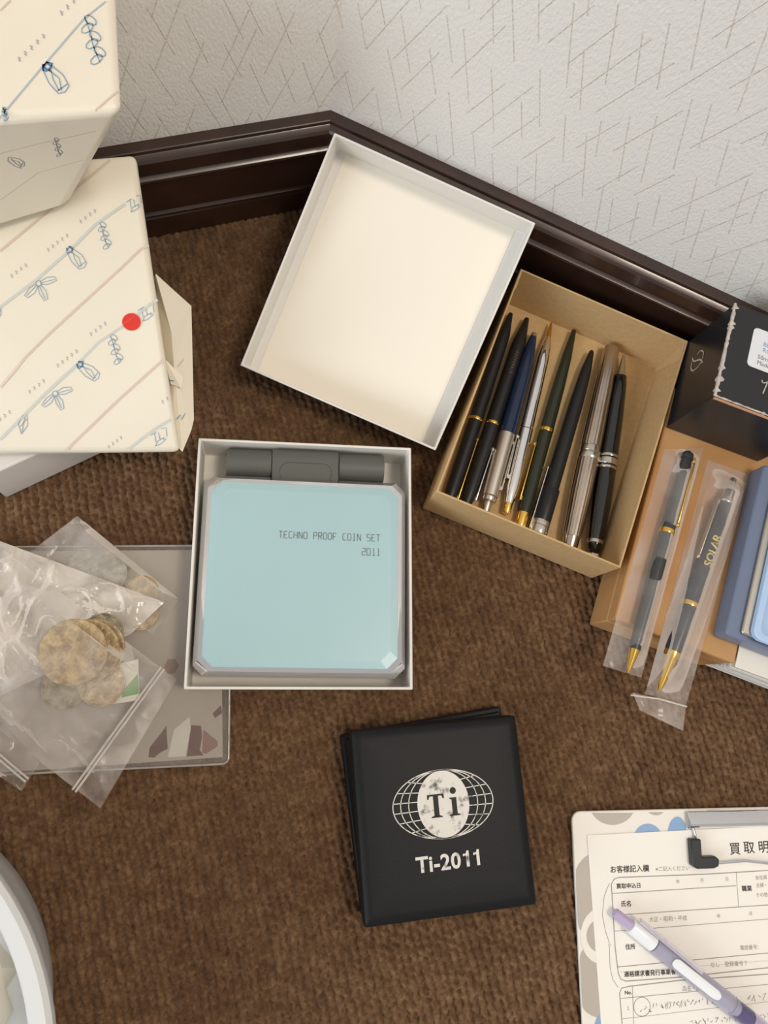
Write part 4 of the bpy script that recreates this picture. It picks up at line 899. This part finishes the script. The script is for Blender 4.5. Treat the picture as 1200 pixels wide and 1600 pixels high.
def leafm(x, y, s): return [[(x-.2*s, y+.9*s), (x-.5*s, y), (x-.1*s, y-.8*s), (x+.3*s, y-.9*s), (x+.35*s, y+.1*s), (x-.2*s, y+.9*s)], [(x-.15*s, y+.7*s), (x+.1*s, y-.7*s)], [(x-.3*s, y+.2*s), (x+.25*s, y-.5*s)]]
def tiny(x, y, n, s, slope=-.75):
    out = []
    for k in range(n): cx_, cy_ = x + k*s*1.05, y + k*s*1.05*slope; out.append([(cx_-.25*s, cy_-.35*s), (cx_+.2*s, cy_-.1*s), (cx_-.1*s, cy_+.1*s), (cx_+.25*s, cy_+.4*s)])
    return out
brown = [[(0, 392), (103, 307), (135, 280), (172, 250)], [(0, 605), (40, 558), (70, 528), (133, 470), (190, 418), (219, 390), (232, 383)], [(103, 704), (187, 623), (254, 563)]]
blue = [[(0, 480), (57, 437), (110, 390), (150, 350), (195, 319)], [(0, 687), (73, 613), (120, 570), (155, 535), (190, 512), (246, 468)], [(198, 704), (240, 672), (266, 656)]]
r1, d1 = ringm(118, 403, 20); r2, d2 = ringm(137, 580, 20, .5)
mot = [r1, r2, bow(60, 443, 25), bow(86, 615, 24), squig(163, 368, 20), squig(180, 546, 22), house(210, 320, 14), house(229, 490, 15), house(249, 685, 15), leafm(37, 663, 17), leafm(-2, 490, 10)]
ty = tiny(126, 346, 4, 7) + tiny(75, 390, 5, 7) + tiny(18, 431, 4, 7) + tiny(142, 522, 4, 7) + tiny(90, 571, 5, 7) + tiny(46, 612, 4, 7) + tiny(0, 655, 3, 7) + tiny(170, 698, 4, 6) + tiny(254, 628, 2, 7)
print_on(onA, [('brown_printed_line', M_BROWNP, .0014, brown), ('blue_printed_line', M_BLUEP, .0016, blue), ('blue_motif', M_BLUEM, .00038, mot), ('dark_blue_motif', M_BLUED, .0007, [d1, d2]), ('tiny_print', M_TINY, .0004, ty)], o)
pt, nn = onA(205.5, 503, .0004); rr = .0050
dM = frame(pt, (1, 0, 0), nn); G().prism([(rr*math.cos(2*PI*k/36), rr*math.sin(2*PI*k/36)) for k in range(36)], 0, .0002, dM).build('red_dot_sticker', mat('red_sticker', (222, 52, 40), .45), pa, world=True)
fn_ = (fv[1]-mid[0]).cross(mid[1]-mid[0]).normalized(); fn_ = fn_ if fn_.z > 0 else -fn_
def onF(x, y): return onplane(x, y, mid[0] + fn_*.0007, fn_), fn_
print_on(onF, [('blue_motif', M_BLUED, .0005, [[[(276, 655), (282, 648), (284, 656), (290, 645), (292, 652), (300, 636)], [(290, 642), (300, 632)]], [[(264, 594), (276, 596)]]]), ('brown_printed_line', M_BROWNP, .0009, [[(278, 573), (298, 548)]])], fo)
# upper parcel
zt, zq = .200, .1010
Bt = [P(-150, 196, zt), P(193, 174, zt), P(181, -45, zt), P(-150, -20, zt)]
Bb = [P(-150, 400, zq), P(102, 322, zq), P(147, 241, zq), P(-150, 262, zq)]
pb = thing('wrapped_parcel', 'upper wrapped parcel stacked against the wall at the top left corner', 'parcel', Vector((Bb[1].x-.05, Bb[1].y+.02, zq)), 'parcels in patterned paper')
g = G(); m1 = P(180, 186, .192)
g.add([tuple(p) for p in Bt + Bb], [(0, 1, 2, 3), (7, 6, 5, 4), (0, 4, 5, 1), (1, 5, 6, 2), (2, 6, 7, 3), (3, 7, 4, 0)])
ob = g.build('paper_wrap', M_WRAP, pb, world=True, bevel=(.0045, 4))
nT = Vector((0, 0, 1)); nF = (Bt[1]-Bt[0]).cross(Bb[0]-Bt[0]).normalized(); nF = nF if nF.y < 0 else -nF
nF2 = (Bt[1]-Bb[1]).cross(Bb[0]-Bb[1]).normalized(); nF2 = nF2 if nF2.y < 0 else -nF2
def onB(x, y):
    if y < 174 + (193-x)*22/343: return onplane(x, y, Bt[1] + nT*.0003, nT), nT
    return onplane(x, y, Bb[1] + nF2*.0012, nF2), nF2
r1, d1 = ringm(85, 122, 27, .8)
print_on(onB, [('blue_printed_line', mat('mid_blue_line_print', (172, 188, 204), .5), .0007, [[(0, 183), (67, 103), (130, 30), (165, 2)]]), ('brown_printed_line', M_BROWNP, .0008, [[(150, 171), (186, 140)], [(0, 16), (16, 0)]]),
    ('blue_motif', M_BLUEM, .0005, [r1, squig(145, 62, 36), squig(8, 178, 10)]), ('dark_blue_motif', M_BLUED, .0009, [d1]), ('tiny_print', M_TINY, .0005, tiny(30, 92, 5, 9, -.95) + tiny(96, 20, 3, 9, -1))], ob)
print_on(onB, [('blue_motif', M_TINY, .0006, [ringm(25, 254, 14, .3)[0], squig(90, 230, 14)]), ('brown_printed_line', M_BROWNP, .0007, [[(0, 313), (60, 270), (130, 250)], [(0, 240), (60, 225), (150, 205)]])], ob)
bpy.context.view_layer.update()
